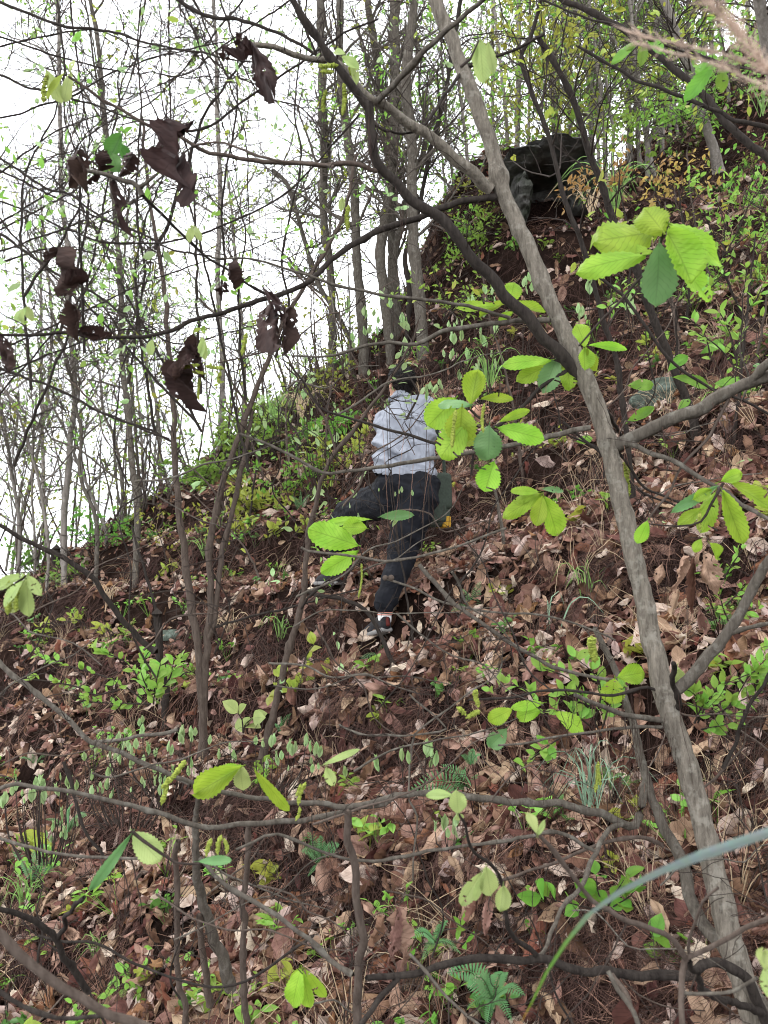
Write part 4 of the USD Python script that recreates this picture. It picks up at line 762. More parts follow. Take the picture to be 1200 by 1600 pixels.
for r in [(392, 66, 424, 142, 56, 2.1, 'dead_leaf', 'nearly black dead leaf hanging from the upper left branch end'), (390, 64, 354, 104, 24, 2.1), (370, 50, 366, 70, 14, 2.1), (125, 232, 100, 292, 52, 1.88), (130, 262, 132, 298, 38, 1.87), (150, 240, 158, 268, 34, 1.9), (150, 272, 138, 288, 14, 1.9), (206, 240, 190, 276, 42, 1.88), (176, 278, 168, 342, 22, 1.9),
          (290, 196, 250, 272, 80, 1.85, 'dead_leaf', 'largest dead leaf, eaten into holes'), (286, 240, 312, 302, 34, 1.86), (276, 200, 302, 192, 22, 1.85), (92, 386, 108, 462, 46, 1.9), (100, 440, 136, 442, 30, 1.9), (118, 478, 124, 536, 46, 1.9), (120, 522, 172, 528, 36, 1.9), (0, 520, 14, 584, 34, 1.8), (308, 528, 276, 596, 44, 1.9), (300, 570, 290, 638, 44, 1.92, 'dead_leaf', 'long dead leaf hanging in front of the sapling'), (296, 545, 318, 590, 34, 1.9),
          (357, 412, 362, 456, 34, 2.0), (352, 440, 338, 456, 22, 2.0), (425, 470, 420, 560, 60, 1.9, 'dead_leaf', 'broad crumpled dead leaf over the sapling fork'), (445, 484, 456, 548, 36, 1.9), (412, 450, 440, 490, 34, 1.9), (90, 386, 78, 410, 20, 1.9)]:
    dead(*r)
for r in [(1068, 868, 1062, 925, 26, 2.8), (1100, 860, 1110, 925, 50, 2.8), (1085, 872, 1078, 960, 22, 2.85), (1035, 880, 1028, 910, 26, 2.85), (1060, 920, 1058, 960, 20, 2.85), (1092, 950, 1098, 985, 24, 2.85), (622, 1420, 610, 1500, 30, 1.75), (610, 1430, 640, 1500, 44, 1.75), (590, 1430, 585, 1480, 22, 1.75), (745, 1395, 740, 1450, 22, 1.6), (765, 1400, 758, 1462, 24, 1.6), (1090, 1018, 1062, 1042, 26, 2.5)]:
    dead(*r, 'litter_tan' if r[4] != 22 else 'litter_brown', 'tan dry leaf caught on a twig', 0.24, 0.08)
def catkin(x0, y0, x1, y1, w, d):
    q = smooth_line([P(x0, y0, d), P((x0 + x1) / 2 + rl.uniform(-3, 3), (y0 + y1) / 2, d + 0.004), P(x1, y1, d)], 0.0016)
    r = (w / 2 * d / FPX) * np.clip(np.minimum(np.arange(len(q)) + 1, len(q) - np.arange(len(q))) / 5, 0.3, 1)
    V, F = tube(q, r, 7, 0.35, rl); obj('catkin', V, F, M['catkin'], oak.t, smooth=False)
for r in [(75, 115, 68, 160, 7, 2.0), (497, 104, 528, 102, 7, 2.1), (500, 112, 522, 112, 6, 2.1), (537, 130, 535, 180, 7, 2.1), (510, 140, 505, 175, 6, 2.2), (545, 320, 544, 358, 7, 2.2), (548, 92, 552, 118, 7, 2.1), (283, 575, 312, 570, 6, 1.88), (300, 580, 322, 584, 6, 1.88), (320, 572, 350, 576, 6, 1.88), (312, 590, 310, 625, 5, 1.9), (345, 580, 342, 600, 6, 1.88), (385, 520, 378, 555, 6, 1.9), (712, 640, 706, 700, 6, 1.9), (757, 630, 755, 676, 5, 1.9), (976, 720, 974, 780, 7, 2.3), (981, 730, 983, 775, 7, 2.3), (935, 1190, 930, 1238, 6, 2.1), (932, 1195, 938, 1230, 5, 2.1),
          (290, 1188, 252, 1232, 8, 1.7), (262, 1215, 252, 1258, 7, 1.7), (478, 1222, 466, 1258, 6, 1.75), (470, 1225, 462, 1245, 5, 1.75), (468, 1260, 462, 1282, 5, 1.75), (330, 1310, 322, 1338, 7, 1.45), (346, 1305, 340, 1335, 7, 1.45), (350, 1310, 354, 1335, 6, 1.45), (924, 994, 930, 1035, 12, 2.1), (928, 1020, 920, 1000, 10, 2.1), (742, 1075, 748, 1105, 8, 1.9), (728, 1118, 714, 1105, 8, 1.9), (750, 1110, 728, 1122, 8, 1.9), (1094, 800, 1093, 830, 6, 1.8), (15, 905, 12, 960, 10, 1.3), (28, 910, 25, 955, 9, 1.3), (565, 880, 560, 935, 3, 2.5)]:
    catkin(*r)
# round galls on the pale twig
for gx_, gy_, w in ((602, 903, 9), (611, 903, 10)):
    V = trimesh.creation.icosphere(2); obj('gall', V.vertices * (w / 2 * 2.4 / FPX) + P(gx_, gy_, 2.4), V.faces, M['brown_bark'], oak.t)
# dense background leaves of the oak's own twig tips
oak.spray(TIPS_OAK, 'bud', 0.030, per=2, frac=0.14); oak.finish()

# ------------------------------------------------------------------ undergrowth
rs = np.random.default_rng(41)
def shrub(name, label, cat, base_px, stems, leafm, size, w=0.5, kind='oval', nleaf=10, pw=4, group=None, d=None, part='leaf', up=0.6, spread=0.5, mt='twig', alt=True, big=None):
    """thin stems through picture points with single leaves along them; every leaf a part"""
    d = d or G(*base_px, True); t = Tree(name, label, cat, base_px, d=d, group=group)
    for s_ in stems:
        p = xy(s_) if isinstance(s_, str) else s_
        t.add('stem', p, pw, max(1.5, pw * 0.5), d - 0.05, M[mt], d0=d, sides=5, rough=0.03)
        ln, r = t.lines['stem'][-1]; n = nleaf
        for k in range(n):
            u = rs.uniform(0.2, 1.0) if k < n - 2 else 1.0; q = ln[int(u * (len(ln) - 1))]
            tg = unit(ln[-1] - ln[0]); sd = rs.normal(size=3); sd = unit(sd - tg * (sd @ tg))
            y = unit(tg * rs.uniform(0.2, 0.9) + sd * spread * 1.6 + np.array([0, -0.1, up * 0.5])); l = size * rs.uniform(0.6, 1.2)
            b = q + y * 0.006
            V, F, U = leaf(b, b + y * l, l * w, unit(np.array([0, -0.7, 0.7]) + rs.normal(0, 0.45, 3)), rs, n=6, kind=kind, teeth=0, fold=0.25, curl=0.2, wave=0.03, cols=(-1, 0, 1), petiole=0.006)
            obj(part, V, F, M[leafm], t.t, uv=U)
    t.finish(); return t
def rnd_stems(bx, by, n, h, lean, sp): 
    out = []
    for _ in range(n):
        x = bx + rs.uniform(-sp, sp); y = by + rs.uniform(-4, 4); k = rs.uniform(0.7, 1.2); l = lean + rs.uniform(-0.5, 0.5)
        out.append([(x, y), (x + l * h * 0.3, y - h * k * 0.5), (x + l * h * 0.7 * k, y - h * k)])
    return out
# shrub with small round leaves on the left
shrub('small_leaf_shrub', 'low shrub with many small round bright green leaves on the left slope', 'shrub', (245, 1110),
      ['245,1115 200,1075 140,1050 90,1035 50,1020', '245,1110 210,1050 190,1030 150,1015', '250,1110 235,1060 225,1030 240,1012', '255,1105 280,1060 300,1050 340,1058 372,1062', '250,1105 270,1050 285,1025', '200,1075 150,1085 110,1070 40,1062', '240,1100 180,1100 130,1095', '260,1090 310,1075 390,1060 398,1075', '255,1100 300,1090 330,1082'], 'small_leaf', 0.060, 0.6, nleaf=24, pw=3)
shrub('small_leaf_shrub', 'bright green leafy shrub around the foot of the oak on the right', 'shrub', (1090, 1110), ['1090,1130 1110,1090 1130,1070 1180,1050', '1090,1125 1085,1085 1070,1075', '1100,1120 1130,1110 1160,1095 1200,1080', '1120,1120 1150,1090 1170,1060 1190,1040', '1085,1130 1100,1100 1120,1085', '1095,1140 1120,1135 1150,1128', '1180,1080 1185,1050 1195,1020'], 'small_leaf', 0.036, 0.55, nleaf=20, pw=3, d=2.25)
shrub('small_leaf_shrub', 'bright green leafy shrub left of the oak foot among bare twigs', 'shrub', (900, 1120), ['940,1150 910,1090 890,1060 850,1045', '930,1140 900,1120 860,1110 830,1120', '930,1130 940,1080 925,1050 900,1030', '940,1140 960,1090 985,1070', '860,1140 830,1085 800,1070 770,1080', '880,1150 850,1170 820,1195', '940,1110 915,1100 880,1085'], 'small_leaf', 0.042, 0.55, nleaf=15, pw=3, d=2.35)
shrub('leafy_sprig', 'upright sprig of bright leaves at the right edge by the dark bank', 'plant', (1150, 640), ['1150,560 1158,520 1160,470 1165,420', '1145,570 1120,540 1090,520', '1160,500 1180,470 1195,440', '1150,560 1140,520 1125,490'], 'small_leaf', 0.048, 0.42, nleaf=11, pw=3, d=3.2)
shrub('leafy_sprig', 'slender sprig with paired leaves right of the big leaf cluster', 'plant', (1110, 560), ['1110,560 1100,520 1080,500', '1145,580 1150,540 1140,510', '1090,470 1110,450 1130,430', '1080,480 1070,450 1085,425'], 'small_leaf', 0.045, 0.42, nleaf=9, pw=3, d=3.4)
shrub('leafy_sprig', 'bright sprig on the bank under the lower right branch', 'plant', (1140, 970), ['1140,975 1130,950 1125,930', '1150,970 1165,955 1185,950', '1130,905 1145,880 1160,860', '1130,950 1150,930 1165,915'], 'small_leaf', 0.036, 0.5, nleaf=10, pw=3, d=3.0)
shrub('leafy_sprig', 'sprig hanging under the big leaf cluster on the right', 'plant', (975, 470), ['975,480 972,455 960,430', '985,470 1000,450 1030,420', '965,470 950,480'], 'small_leaf', 0.045, 0.5, nleaf=9, pw=3, d=3.6)
shrub('leafy_sprig', 'creeping sprig with round green leaves at the bottom left', 'plant', (225, 1545), ['250,1555 225,1520 235,1480', '225,1540 200,1535 180,1545', '230,1530 260,1510 290,1490', '235,1550 290,1500 310,1450', '220,1545 240,1550 265,1545'], 'small_leaf', 0.036, 0.7, nleaf=8, pw=3)
shrub('leafy_sprig', 'clump of round toothed leaves low on the right under the blade', 'plant', (940, 1420), ['945,1425 935,1395 930,1370', '945,1425 965,1390 975,1375', '940,1425 880,1410 850,1400', '945,1425 985,1400 995,1385', '1040,1500 1030,1480 1025,1470', '1045,1500 1080,1480 1100,1475'], 'mid_leaf', 0.062, 0.85, nleaf=6, pw=3, d=2.3)
shrub('leafy_sprig', 'small plant with long bright leaves at the bottom centre right', 'plant', (680, 1470), ['680,1475 665,1455 640,1455', '680,1475 690,1455 720,1450', '680,1475 700,1470 725,1475', '680,1475 660,1475 650,1480'], 'mid_leaf', 0.055, 0.35, nleaf=3, pw=3, d=2.6)
shrub('leafy_sprig', 'young sprout with lobed pale leaves below the left trouser leg', 'plant', (480, 1060), ['475,1040 480,1020 490,1008', '475,1040 495,1030 505,1040', '455,1090 450,1070 440,1058', '460,1090 470,1070 485,1070', '458,1090 440,1080 432,1085'], 'yellow_leaf', 0.085, 0.8, nleaf=4, pw=3, d=4.5)
shrub('leafy_sprig', 'two pale lobed leaves on a short stem in front of the left sapling', 'plant', (375, 1140), ['380,1145 378,1125 372,1115', '380,1145 385,1130 395,1122'], 'pale_leaf', 0.085, 0.85, nleaf=4, pw=3, d=4.2)
shrub('leafy_sprig', 'shrub tuft with crowded leaves in front of the sapling foot', 'plant', (240, 1080), ['240,1085 245,1060 250,1040', '235,1085 225,1065 220,1050', '245,1085 265,1060 270,1040', '240,1100 240,1090 245,1075'], 'small_leaf', 0.075, 0.6, nleaf=9, pw=3, d=4.3)
for s_, lb in (('80,1000 78,985 70,975', 'yellowish seedling at the left edge of the slope, lowest one'), ('130,985 125,970 112,965', 'yellowish seedling left of the broken stem'), ('175,1000 170,985 160,978', 'yellow-leaved seedling just left of the broken stem foot'), ('255,905 258,890 265,882', 'yellowish seedling right of the broken stem'), ('380,840 375,822 385,812', 'yellow-green seedling on the slope between sapling and person'), ('430,845 425,828 440,820', 'yellow-green seedling beside the slim sapling'), ('460,840 470,828 476,820', 'yellow seedling touching the big leaf pair'), ('200,830 205,815 215,808', 'yellow seedling at the top of the left slope'), ('500,770 505,760 515,752', 'yellow leaf seedling left of the waist'), ('565,695 570,680 572,672', 'yellow-leaved sprout left of the shirt'), ('760,940 775,925 790,930', 'yellowish sprout above the fern right of the person')):
    shrub('seedling', lb, 'plant', xy(s_)[0], [s_, [(a + 6, b + 3) for a, b in xy(s_)], [(a - 8, b + 5) for a, b in xy(s_)]], 'yellow_leaf', 0.085, 0.45, nleaf=7, pw=3)
# budding shrubs: upright twigs each ending in pale green unfolding buds
def bud_mesh(base, tip, w):
    mb = MB(); y = unit(tip - base); s1 = unit(cross(y, rs.normal(size=3)))
    for sgn in (1, -1):
        mb.add(*leaf(base, tip + s1 * sgn * w * 0.3 * rs.uniform(0, 1), w, s1 * sgn, rs, n=6, kind='oval', teeth=0, fold=-0.55, curl=-0.05, wave=0, cols=(-1, -0.5, 0, 0.5, 1)))
    return mb
def budding(label, buds, d=None, base=None, h=0.05, spread=10, group=None):
    base = base or (np.mean([b[0] for b in buds]), max(b[1] for b in buds) + 35)
    dd = d or G(*base, True); t = Tree('budding_shrub', label, 'shrub', base, d=dd)
    for x, y in buds:
        l = rs.uniform(0.5, 1.15) * h; k = rs.uniform(-0.15, 0.15); dz = dd + rs.uniform(-0.12, 0.12)
        rootx = base[0] + (x - base[0]) * 0.55 + rs.uniform(-6, 6)
        q = smooth_line([P(rootx, base[1] + rs.uniform(-6, 10), dd), P((rootx + x) / 2 + (x - rootx) * 0.25, (base[1] + y) / 2 + 6, dz), P(x, y, dz)], 0.03)
        V, F = tube(q, np.linspace(0.0028, 0.0013, len(q)), 4, 0.1, rs); obj('stem', V, F, M['twig'], t.t)
        for m in range(rs.integers(1, 3)):
            b = P(x + m * rs.uniform(-7, 7), y + m * rs.uniform(2, 8), dz); V, F = (mb := bud_mesh(b, b + np.array([k + 0.25 * m * rs.uniform(-1, 1), 0, 1]) * l, l * rs.uniform(0.38, 0.52))).get()
            obj('bud', V, F, M['bud'], t.t, uv=mb.uv())
    return t
def scatter(x0, x1, y0, y1, n): return [(rs.uniform(x0, x1), rs.uniform(y0, y1)) for _ in range(n)]
budding('shrub of upright pale green buds in the lower left corner area above the drooping leaf', scatter(5, 130, 1215, 1260, 22) + scatter(35, 130, 1270, 1310, 7), d=3.0, h=0.045)
budding('shrub of pale green buds left of the upright stems', scatter(130, 260, 1170, 1245, 24), d=3.2, base=(200, 1290), h=0.045)
budding('shrub of large pale buds in front of the sapling foot', scatter(165, 345, 1140, 1215, 20) + [(223, 1130), (222, 1148), (172, 1185), (245, 1180), (262, 1175)], d=3.4, base=(270, 1240), h=0.05)
budding('shrub of pale buds right of the sapling foot', scatter(345, 500, 1160, 1215, 18) + [(452, 1170), (450, 1205)], d=3.5, base=(420, 1235), h=0.05)
budding('cluster of pale buds below the person', [(628, 1190), (640, 1195), (665, 1180), (674, 1185), (672, 1200), (680, 1198), (590, 1200), (540, 1215)], d=3.3, base=(650, 1225), h=0.06)
budding('cluster of pale buds under the long pale branch', [(680, 1300), (695, 1295), (710, 1305), (715, 1290), (700, 1310)], d=2.4, base=(700, 1325), h=0.04)
budding('tall thin-twigged budding shrub behind the head of the person', scatter(540, 640, 480, 560, 16) + scatter(690, 790, 500, 600, 14), d=5.9, base=(650, 700), h=0.08)
budding('budding twigs on the slope above the green leaves', scatter(720, 860, 440, 540, 12) + scatter(660, 760, 540, 620, 8), d=5.2, base=(790, 640), h=0.07)
budding('budding shrub between oak and slim dark stems', [(917, 455), (920, 440), (903, 490), (905, 500), (915, 500), (978, 485), (985, 480), (990, 492), (955, 480)], d=3.9, base=(940, 560), h=0.06)
budding('few small pale buds on thin twigs in front of the shirt', scatter(590, 690, 600, 650, 3) + [(592, 768), (624, 772), (628, 770), (645, 775), (560, 810)], d=3.9, base=(640, 860), h=0.035)
budding('budding twigs left of the shoulder of the person', scatter(440, 580, 560, 700, 18), d=5.6, base=(520, 780), h=0.06)
# leafy bushes on the left skyline and behind (small leaves that read as a mass)
def bush(label, base_px, h, w, leafm, n, size, d=None, name='bush', kind='oval', width=0.5):
    d = d or G(*base_px, True); t = Tree(name, label, 'bush', base_px, d=d)
    tips = []
    for _ in range(n):
        a = rs.uniform(0, 6.283); dr = unit([math.cos(a) * w / h, math.sin(a) * w / h * 0.6, 1.0]); m = 6; q = [t.loc + np.array([rs.normal(0, w * 0.15), rs.normal(0, w * 0.1), 0])]
        for i in range(m): dr = unit(dr + rs.normal(0, 0.15, 3)); q.append(q[-1] + dr * h * rs.uniform(0.7, 1.1) / m)
        q = np.array(q); rr = np.linspace(0.006, 0.002, m + 1); V, F = tube(q, rr, 4); t.tw.add(V, F)
        tips += t.grow(q, rr, 5, h * 0.35, lo=0.2, up=0.1, r0=0.002, levels=2, sub=2)
    t.spray(tips, leafm, size, per=3, frac=0.75, kind=kind, width=width, spread=0.05); t.finish(); return t
for r in [('leafy bright bush on the skyline left of the shoulder', (430, 720), 0.8, 0.5, 'small_leaf', 9, 0.07), ('leafy bright bush lower left of the shirt', (470, 790), 0.5, 0.4, 'mid_leaf', 7, 0.06), ('pale green bush under the bare trunks on the left skyline', (385, 740), 0.7, 0.5, 'small_leaf', 8, 0.07), ('yellow-green bush on the skyline behind the slim sapling', (505, 640), 0.7, 0.5, 'yellow_leaf', 8, 0.07),
          ('green bush at the left skyline beside the dark trunk', (300, 770), 0.6, 0.6, 'small_leaf', 8, 0.07), ('green bush at the far left below the leaning trunks', (150, 870), 0.6, 0.5, 'mid_leaf', 8, 0.07), ('green bush at the left edge of the slope', (30, 905), 0.9, 0.6, 'small_leaf', 10, 0.07), ('low green bush by the dark post on the left', (110, 910), 0.35, 0.4, 'mid_leaf', 8, 0.06), ('small yellow-green bush left of the waist', (520, 745), 0.4, 0.35, 'yellow_leaf', 6, 0.06),
          ('leafy shrub on the edge of the mound right of the thickest trunk', (690, 400), 0.6, 0.5, 'small_leaf', 3, 0.055, 9.2), ('twiggy yellow-green shrub on the mound below the rock', (730, 360), 0.7, 0.6, 'yellow_leaf', 4, 0.055, 9.6), ('green shrub on the upper slope left of the oak trunk', (700, 500), 0.5, 0.5, 'small_leaf', 6, 0.055, 7.8), ('bright bush behind the oak trunk at the upper middle', (745, 400), 0.6, 0.5, 'small_leaf', 5, 0.06, 9.0), ('bright yellow-green bush beside the cave', (700, 440), 0.6, 0.6, 'small_leaf', 4, 0.06, 9.0), ('leafy bush above the rock', (850, 230), 1.3, 0.9, 'yellow_leaf', 14, 0.085, 11.0), ('leafy green bush right of the rock', (970, 260), 1.0, 0.9, 'small_leaf', 12, 0.08, 10.0),
          ('amber-leaved shrub beside the rock', (960, 320), 0.5, 0.75, 'amber_leaf', 5, 0.06, 7.5), ('amber-leaved shrub on the right below the slanting trunk', (1090, 320), 0.55, 0.6, 'amber_leaf', 4, 0.055, 6.5), ('bright green shrub on the right above the big leaves', (1130, 400), 0.6, 0.6, 'small_leaf', 5, 0.05, 5.5), ('green shrub at the right edge below the plume', (1180, 330), 0.6, 0.5, 'mid_leaf', 5, 0.05, 6.0), ('bright shrub on the upper right slope', (1080, 210), 0.6, 0.6, 'small_leaf', 8, 0.07, 9.0),
          ('tall yellow-leaved bush reaching up beside the oak top', (860, 180), 2.0, 1.0, 'yellow_leaf', 16, 0.085, 9.5), ('leafy bush in the upper right corner', (1150, 150), 1.2, 0.8, 'small_leaf', 12, 0.08, 9.0), ('sparse twiggy bush in the middle of the left slope', (300, 880), 0.6, 0.6, 'yellow_leaf', 4, 0.05), ('bush of fresh leaves at the left of the slope top', (210, 800), 0.6, 0.5, 'small_leaf', 8, 0.07)]:
    bush(*r)
for lb, px, h, m_ in (('broad fresh green bush at the left skyline, left of the slim sapling', (395, 690), 0.55, 'small_leaf'), ('fresh green ferny bush on the slope left of the shirt', (505, 700), 0.45, 'mid_leaf'), ('low bright plant patch on the slope between sapling stems', (345, 760), 0.4, 'small_leaf'), ('bright plant patch lower on the left slope by the sapling', (410, 800), 0.35, 'yellow_leaf'), ('bright bush at the foot of the left trunks', (60, 900), 0.6, 'mid_leaf')): bush(lb, px, h, 0.6, m_, 9, 0.085, width=0.42)

# ------------------------------------------------------------------ ferns
def fern(label, base_px, tips, d=None, w=0.17, name='fern'):
    d = d or G(*base_px, True); t = Tree(name, label, 'fern', base_px, d=d)
    for x, y in tips:
        b = P(*base_px, d); e = P(x, y, d - rs.uniform(0.02, 0.12)); L = np.linalg.norm(e - b)
        ax = smooth_line([b, (b + e) / 2 + np.array([0, -0.05, 0.18]) * L, e], L / 18); mb = MB()
        V, F = tube(ax, np.linspace(0.0022, 0.0008, len(ax)), 4); mb.add(V, F)
        n = len(ax); face = unit(np.array([0, -0.75, 0.65]) + rs.normal(0, 0.3, 3))
        for k in range(2, n):
            tg = unit(ax[min(k + 1, n - 1)] - ax[k - 1]); sd = unit(cross(tg, face)); u = k / (n - 1); l = w * L * (math.sin(math.pi * min(1, 0.18 + 0.82 * u)) ** 0.8 + 0.04)
            for s1 in (1, -1):
                y = unit(sd * s1 + tg * 0.45 - face * 0.12); mb.add(*leaf(ax[k], ax[k] + y * l, L / 18 * 0.62, face, rs, n=4, kind='lance', teeth=0.0, fold=0.15, curl=0.12, wave=0, cols=(-1, 0, 1)))
        V, F = mb.get(); obj('frond', V, F, M['fern'], t.t, uv=mb.uv())
fern('bluish green fern on the bank right of the trouser leg', (738, 955), [(752, 908), (762, 938), (722, 920), (704, 955), (728, 992), (718, 975), (748, 978)])
fern('small fern with narrow fronds below the right shoe', (592, 1022), [(552, 1046), (576, 1060), (588, 1058), (604, 1008), (612, 1020)])
fern('green fern behind the long pale branch, right of centre', (735, 1240), [(640, 1235), (690, 1195), (720, 1205), (745, 1210), (765, 1225), (700, 1235)], w=0.2)
fern('dark fern under the pale branch left of the cut stem', (505, 1350), [(480, 1300), (500, 1305), (530, 1320), (535, 1360), (470, 1330), (480, 1370), (515, 1380)])
fern('fern with long fronds at the bottom right of centre', (770, 1560), [(735, 1530), (790, 1520), (820, 1555), (800, 1595), (730, 1575), (760, 1605), (700, 1520)], d=2.0)
fern('light fern at the bottom under the hanging dry leaves', (680, 1470), [(660, 1500), (640, 1465), (700, 1440), (720, 1490)], d=2.5)
fern('fern in the grass at the lower left', (50, 1380), [(20, 1330), (70, 1320), (95, 1350), (30, 1420), (60, 1420)])
fern('fern among the buds on the left', (105, 1300), [(70, 1280), (135, 1275), (120, 1290), (110, 1260)], d=3.1)
fern('tiny fern on the bank at the left, under the sapling branch', (55, 1195), [(30, 1185), (50, 1178), (75, 1180), (80, 1195)])
fern('small dark fern left of the slim sapling foot', (440, 1150), [(425, 1130), (440, 1120), (455, 1115), (450, 1140)])
fern('pale fern on the slope left of the waist', (470, 800), [(455, 775), (470, 765), (485, 772), (480, 785)])
fern('grey-green fern behind the head of the person', (760, 585), [(735, 575), (750, 560), (775, 565), (790, 575)], d=5.9)
fern('fern beside the dark post on the left', (75, 880), [(50, 865), (70, 855), (95, 865), (40, 880)])
fern('small fern at the feet of the shrubs, bottom right of centre', (735, 1195), [(720, 1180), (740, 1170), (752, 1180)], d=2.9)

# ------------------------------------------------------------------ grass
def blade(p, w, rng_, cols=3):
    L = smooth_line(p, 0.03); n = len(L); t = np.gradient(L, axis=0); t /= np.linalg.norm(t, axis=1, keepdims=True)
    sd = cross(t, unit(np.array([0, -1.0, 0.3]) + rng_.normal(0, 0.35, 3))); sd /= np.linalg.norm(sd, axis=1, keepdims=True) + 1e-9; nz = cross(t, sd)
    u = np.linspace(0, 1, n); ww = w * np.minimum(1, 0.5 + 3 * u) * (1 - u ** 2.2) + 0.0004
    c = np.linspace(-1, 1, cols); V = L[:, None] + (sd[:, None] * c[None, :, None] + nz[:, None] * np.abs(c)[None, :, None] * 0.35) * ww[:, None, None] / 2
    i, j = np.meshgrid(np.arange(n - 1), np.arange(cols - 1), indexing='ij'); a = (i * cols + j).ravel()
    U = np.stack(np.meshgrid(u, c * 0.5 + 0.5, indexing='ij'), -1).reshape(-1, 2)
    return V.reshape(-1, 3), np.vstack([np.stack([a, a + 1, a + cols + 1], 1), np.stack([a, a + cols + 1, a + cols], 1)]), U
def tuft(label, base_px, n, L, w, m='grass', d=None, lean=0.0, name='grass_tuft', droop=0.9):
    d = d or G(*base_px, True); t = thing(name, label, 'grass', P(*base_px, d))
    for _ in range(n):
        a = rs.uniform(0, 6.283); l = L * rs.uniform(0.6, 1.2); o = np.array([math.cos(a), math.sin(a) * 0.7, 0]) * rs.uniform(0.2, 0.7) + np.array([lean, 0, 0])
        b = t.loc + rs.normal(0, 0.015, 3); p = [b, b + o * l * 0.35 + np.array([0, 0, l * 0.45]), b + o * l * 0.8 + np.array([0, 0, l * (0.75 - 0.25 * droop)]), b + o * l * 1.25 + np.array([0, 0, l * (0.8 - 0.6 * droop)])]
        V, F, U = blade(p, w * rs.uniform(0.7, 1.2), rs); obj('blade', V, F, M[m], t, uv=U)
M['blue_grass'] = plain('blue_grass', (0.17, 0.25, 0.17), 0.5, 0.25, 20, rnd=0.2)
for r in [('tuft of arching grass behind the head of the person', (765, 600), 14, 0.42, 0.010, 'grass', 5.6), ('tuft of thin grey-green grass under the oak, right of centre', (925, 1260), 22, 0.30, 0.004, 'blue_grass', 2.5), ('grass tuft under the lower right branch', (920, 940), 12, 0.30, 0.006, 'grass'), ('dry straw-coloured grass tuft by the rock', (925, 335), 20, 0.6, 0.008, 'dry_grass', 8.3), ('pale green arching grass right of the rock', (960, 330), 18, 0.8, 0.012, 'grass', 7.6), ('grass tuft at the left edge below the buds', (40, 1420), 18, 0.30, 0.006, 'grass'), ('grass tuft in the lower left corner', (150, 1500), 12, 0.22, 0.006, 'grass'), ('grass on the slope left of the person', (440, 1000), 14, 0.28, 0.006, 'grass'),
          ('thin grass at the left behind the sapling', (320, 870), 14, 0.35, 0.006, 'grass'), ('dry grass on the skyline left of the shoulder', (470, 650), 22, 0.5, 0.007, 'dry_grass', 8.0), ('fresh grass on the skyline above the litter', (425, 655), 22, 0.5, 0.008, 'grass', 8.2), ('dry grass on the bank at the left', (170, 940), 16, 0.3, 0.005, 'dry_grass'), ('dry grass between the saplings', (360, 1000), 20, 0.35, 0.004, 'dry_grass'), ('two pale grass blades right of the fern', (865, 990), 3, 0.32, 0.008, 'blue_grass'), ('grass by the slanting trunk at the upper right', (1190, 180), 18, 0.6, 0.008, 'grass', 9.0), ('dry straw on the bank at the lower right', (1120, 1250), 18, 0.28, 0.003, 'dry_grass')]:
    tuft(*r)
M['blade'] = mat('blade', {'u': ('uvmap', {'attribute': 'st'}), 's': ('separate_xyz', {}), 'r': ('rgb_ramp', {'ramp': [(0.0, (0.21, 0.26, 0.25)), (0.5, (0.20, 0.26, 0.23)), (0.66, (0.13, 0.26, 0.06)), (0.88, (0.12, 0.25, 0.03)), (0.96, (0.45, 0.25, 0.03)), (1.0, (0.45, 0.18, 0.05))]}),
    't': ('texture_coordinate', {}), 'w': ('noise_texture', {'scale': 120.0}), 'mm': ('mix_color', {'blend_type': 'multiply', 'fac': 0.35}), 'p': ('principled_bsdf', {'roughness': 0.4}), 'tl': ('translucent_bsdf', {}), 'm': ('mix_closure', {'fac': 0.3})},
    [('u.UV', 's.vector'), ('s.x', 'r.fac'), ('t.object', 'w.vector'), ('r.color', 'mm.a'), ('w.color', 'mm.b'), ('mm.result', 'p.base_color'), ('mm.result', 'tl.color'), ('p.BSDF', 'm.closure1'), ('tl.BSDF', 'm.closure2')], 'm.closure')
gb = xy('1320,1255 1210,1300 1100,1338 1030,1366 970,1396 920,1432 885,1475 855,1520 830,1570 812,1602'); gd = np.linspace(0.50, 0.78, len(gb))
V, F, U = blade([P(x, y, d) for (x, y), d in zip(gb, gd)], 0.0092, np.random.default_rng(3), cols=5)
gbt = thing('tall_grass', 'long grey-green grass blade with an orange tip close to the lens', 'grass', P(1320, 1255, 0.5))
obj('blade', V, F, M['blade'], gbt, uv=U)
# the seed plumes out of focus in the top right corner
pl = thing('grass_plume', 'blurred straw-coloured grass plumes close to the lens in the top right corner', 'grass', P(1240, 200, 0.7)); prg = np.random.default_rng(8)
M['plume'] = plain('plume', (0.52, 0.40, 0.32), 0.9, 0.2, 40)
for s_, wd, n in (('1255,185 1200,112 1150,50 1100,-10 1070,-50', 30, 600), ('1250,160 1180,128 1110,98 1040,80 990,66', 16, 110), ('1250,130 1160,95 1100,78 1000,55 980,50', 14, 90)):
    q = smooth_line([P(x, y, 0.62) for x, y in xy(s_)], 0.004); V, F = tube(q, 0.0007, 5); obj('stalk', V, F, M['plume'], pl); mb = MB()
    for _ in range(n):
        k = prg.integers(0, len(q) - 1); t = unit(q[k + 1] - q[k]); e = q[k] + t * prg.uniform(0.004, 0.012) + prg.normal(0, 1, 3) * wd * 0.62 / FPX * 0.35
        V, F = tube(np.array([q[k], (q[k] + e) / 2 + prg.normal(0, 0.0006, 3), e]), [0.0003, 0.0005, 0.0002], 3, cap=False); mb.add(V, F)
    V, F = mb.get(); obj('seed_hairs', V, F, M['plume'], pl, kind='stuff')

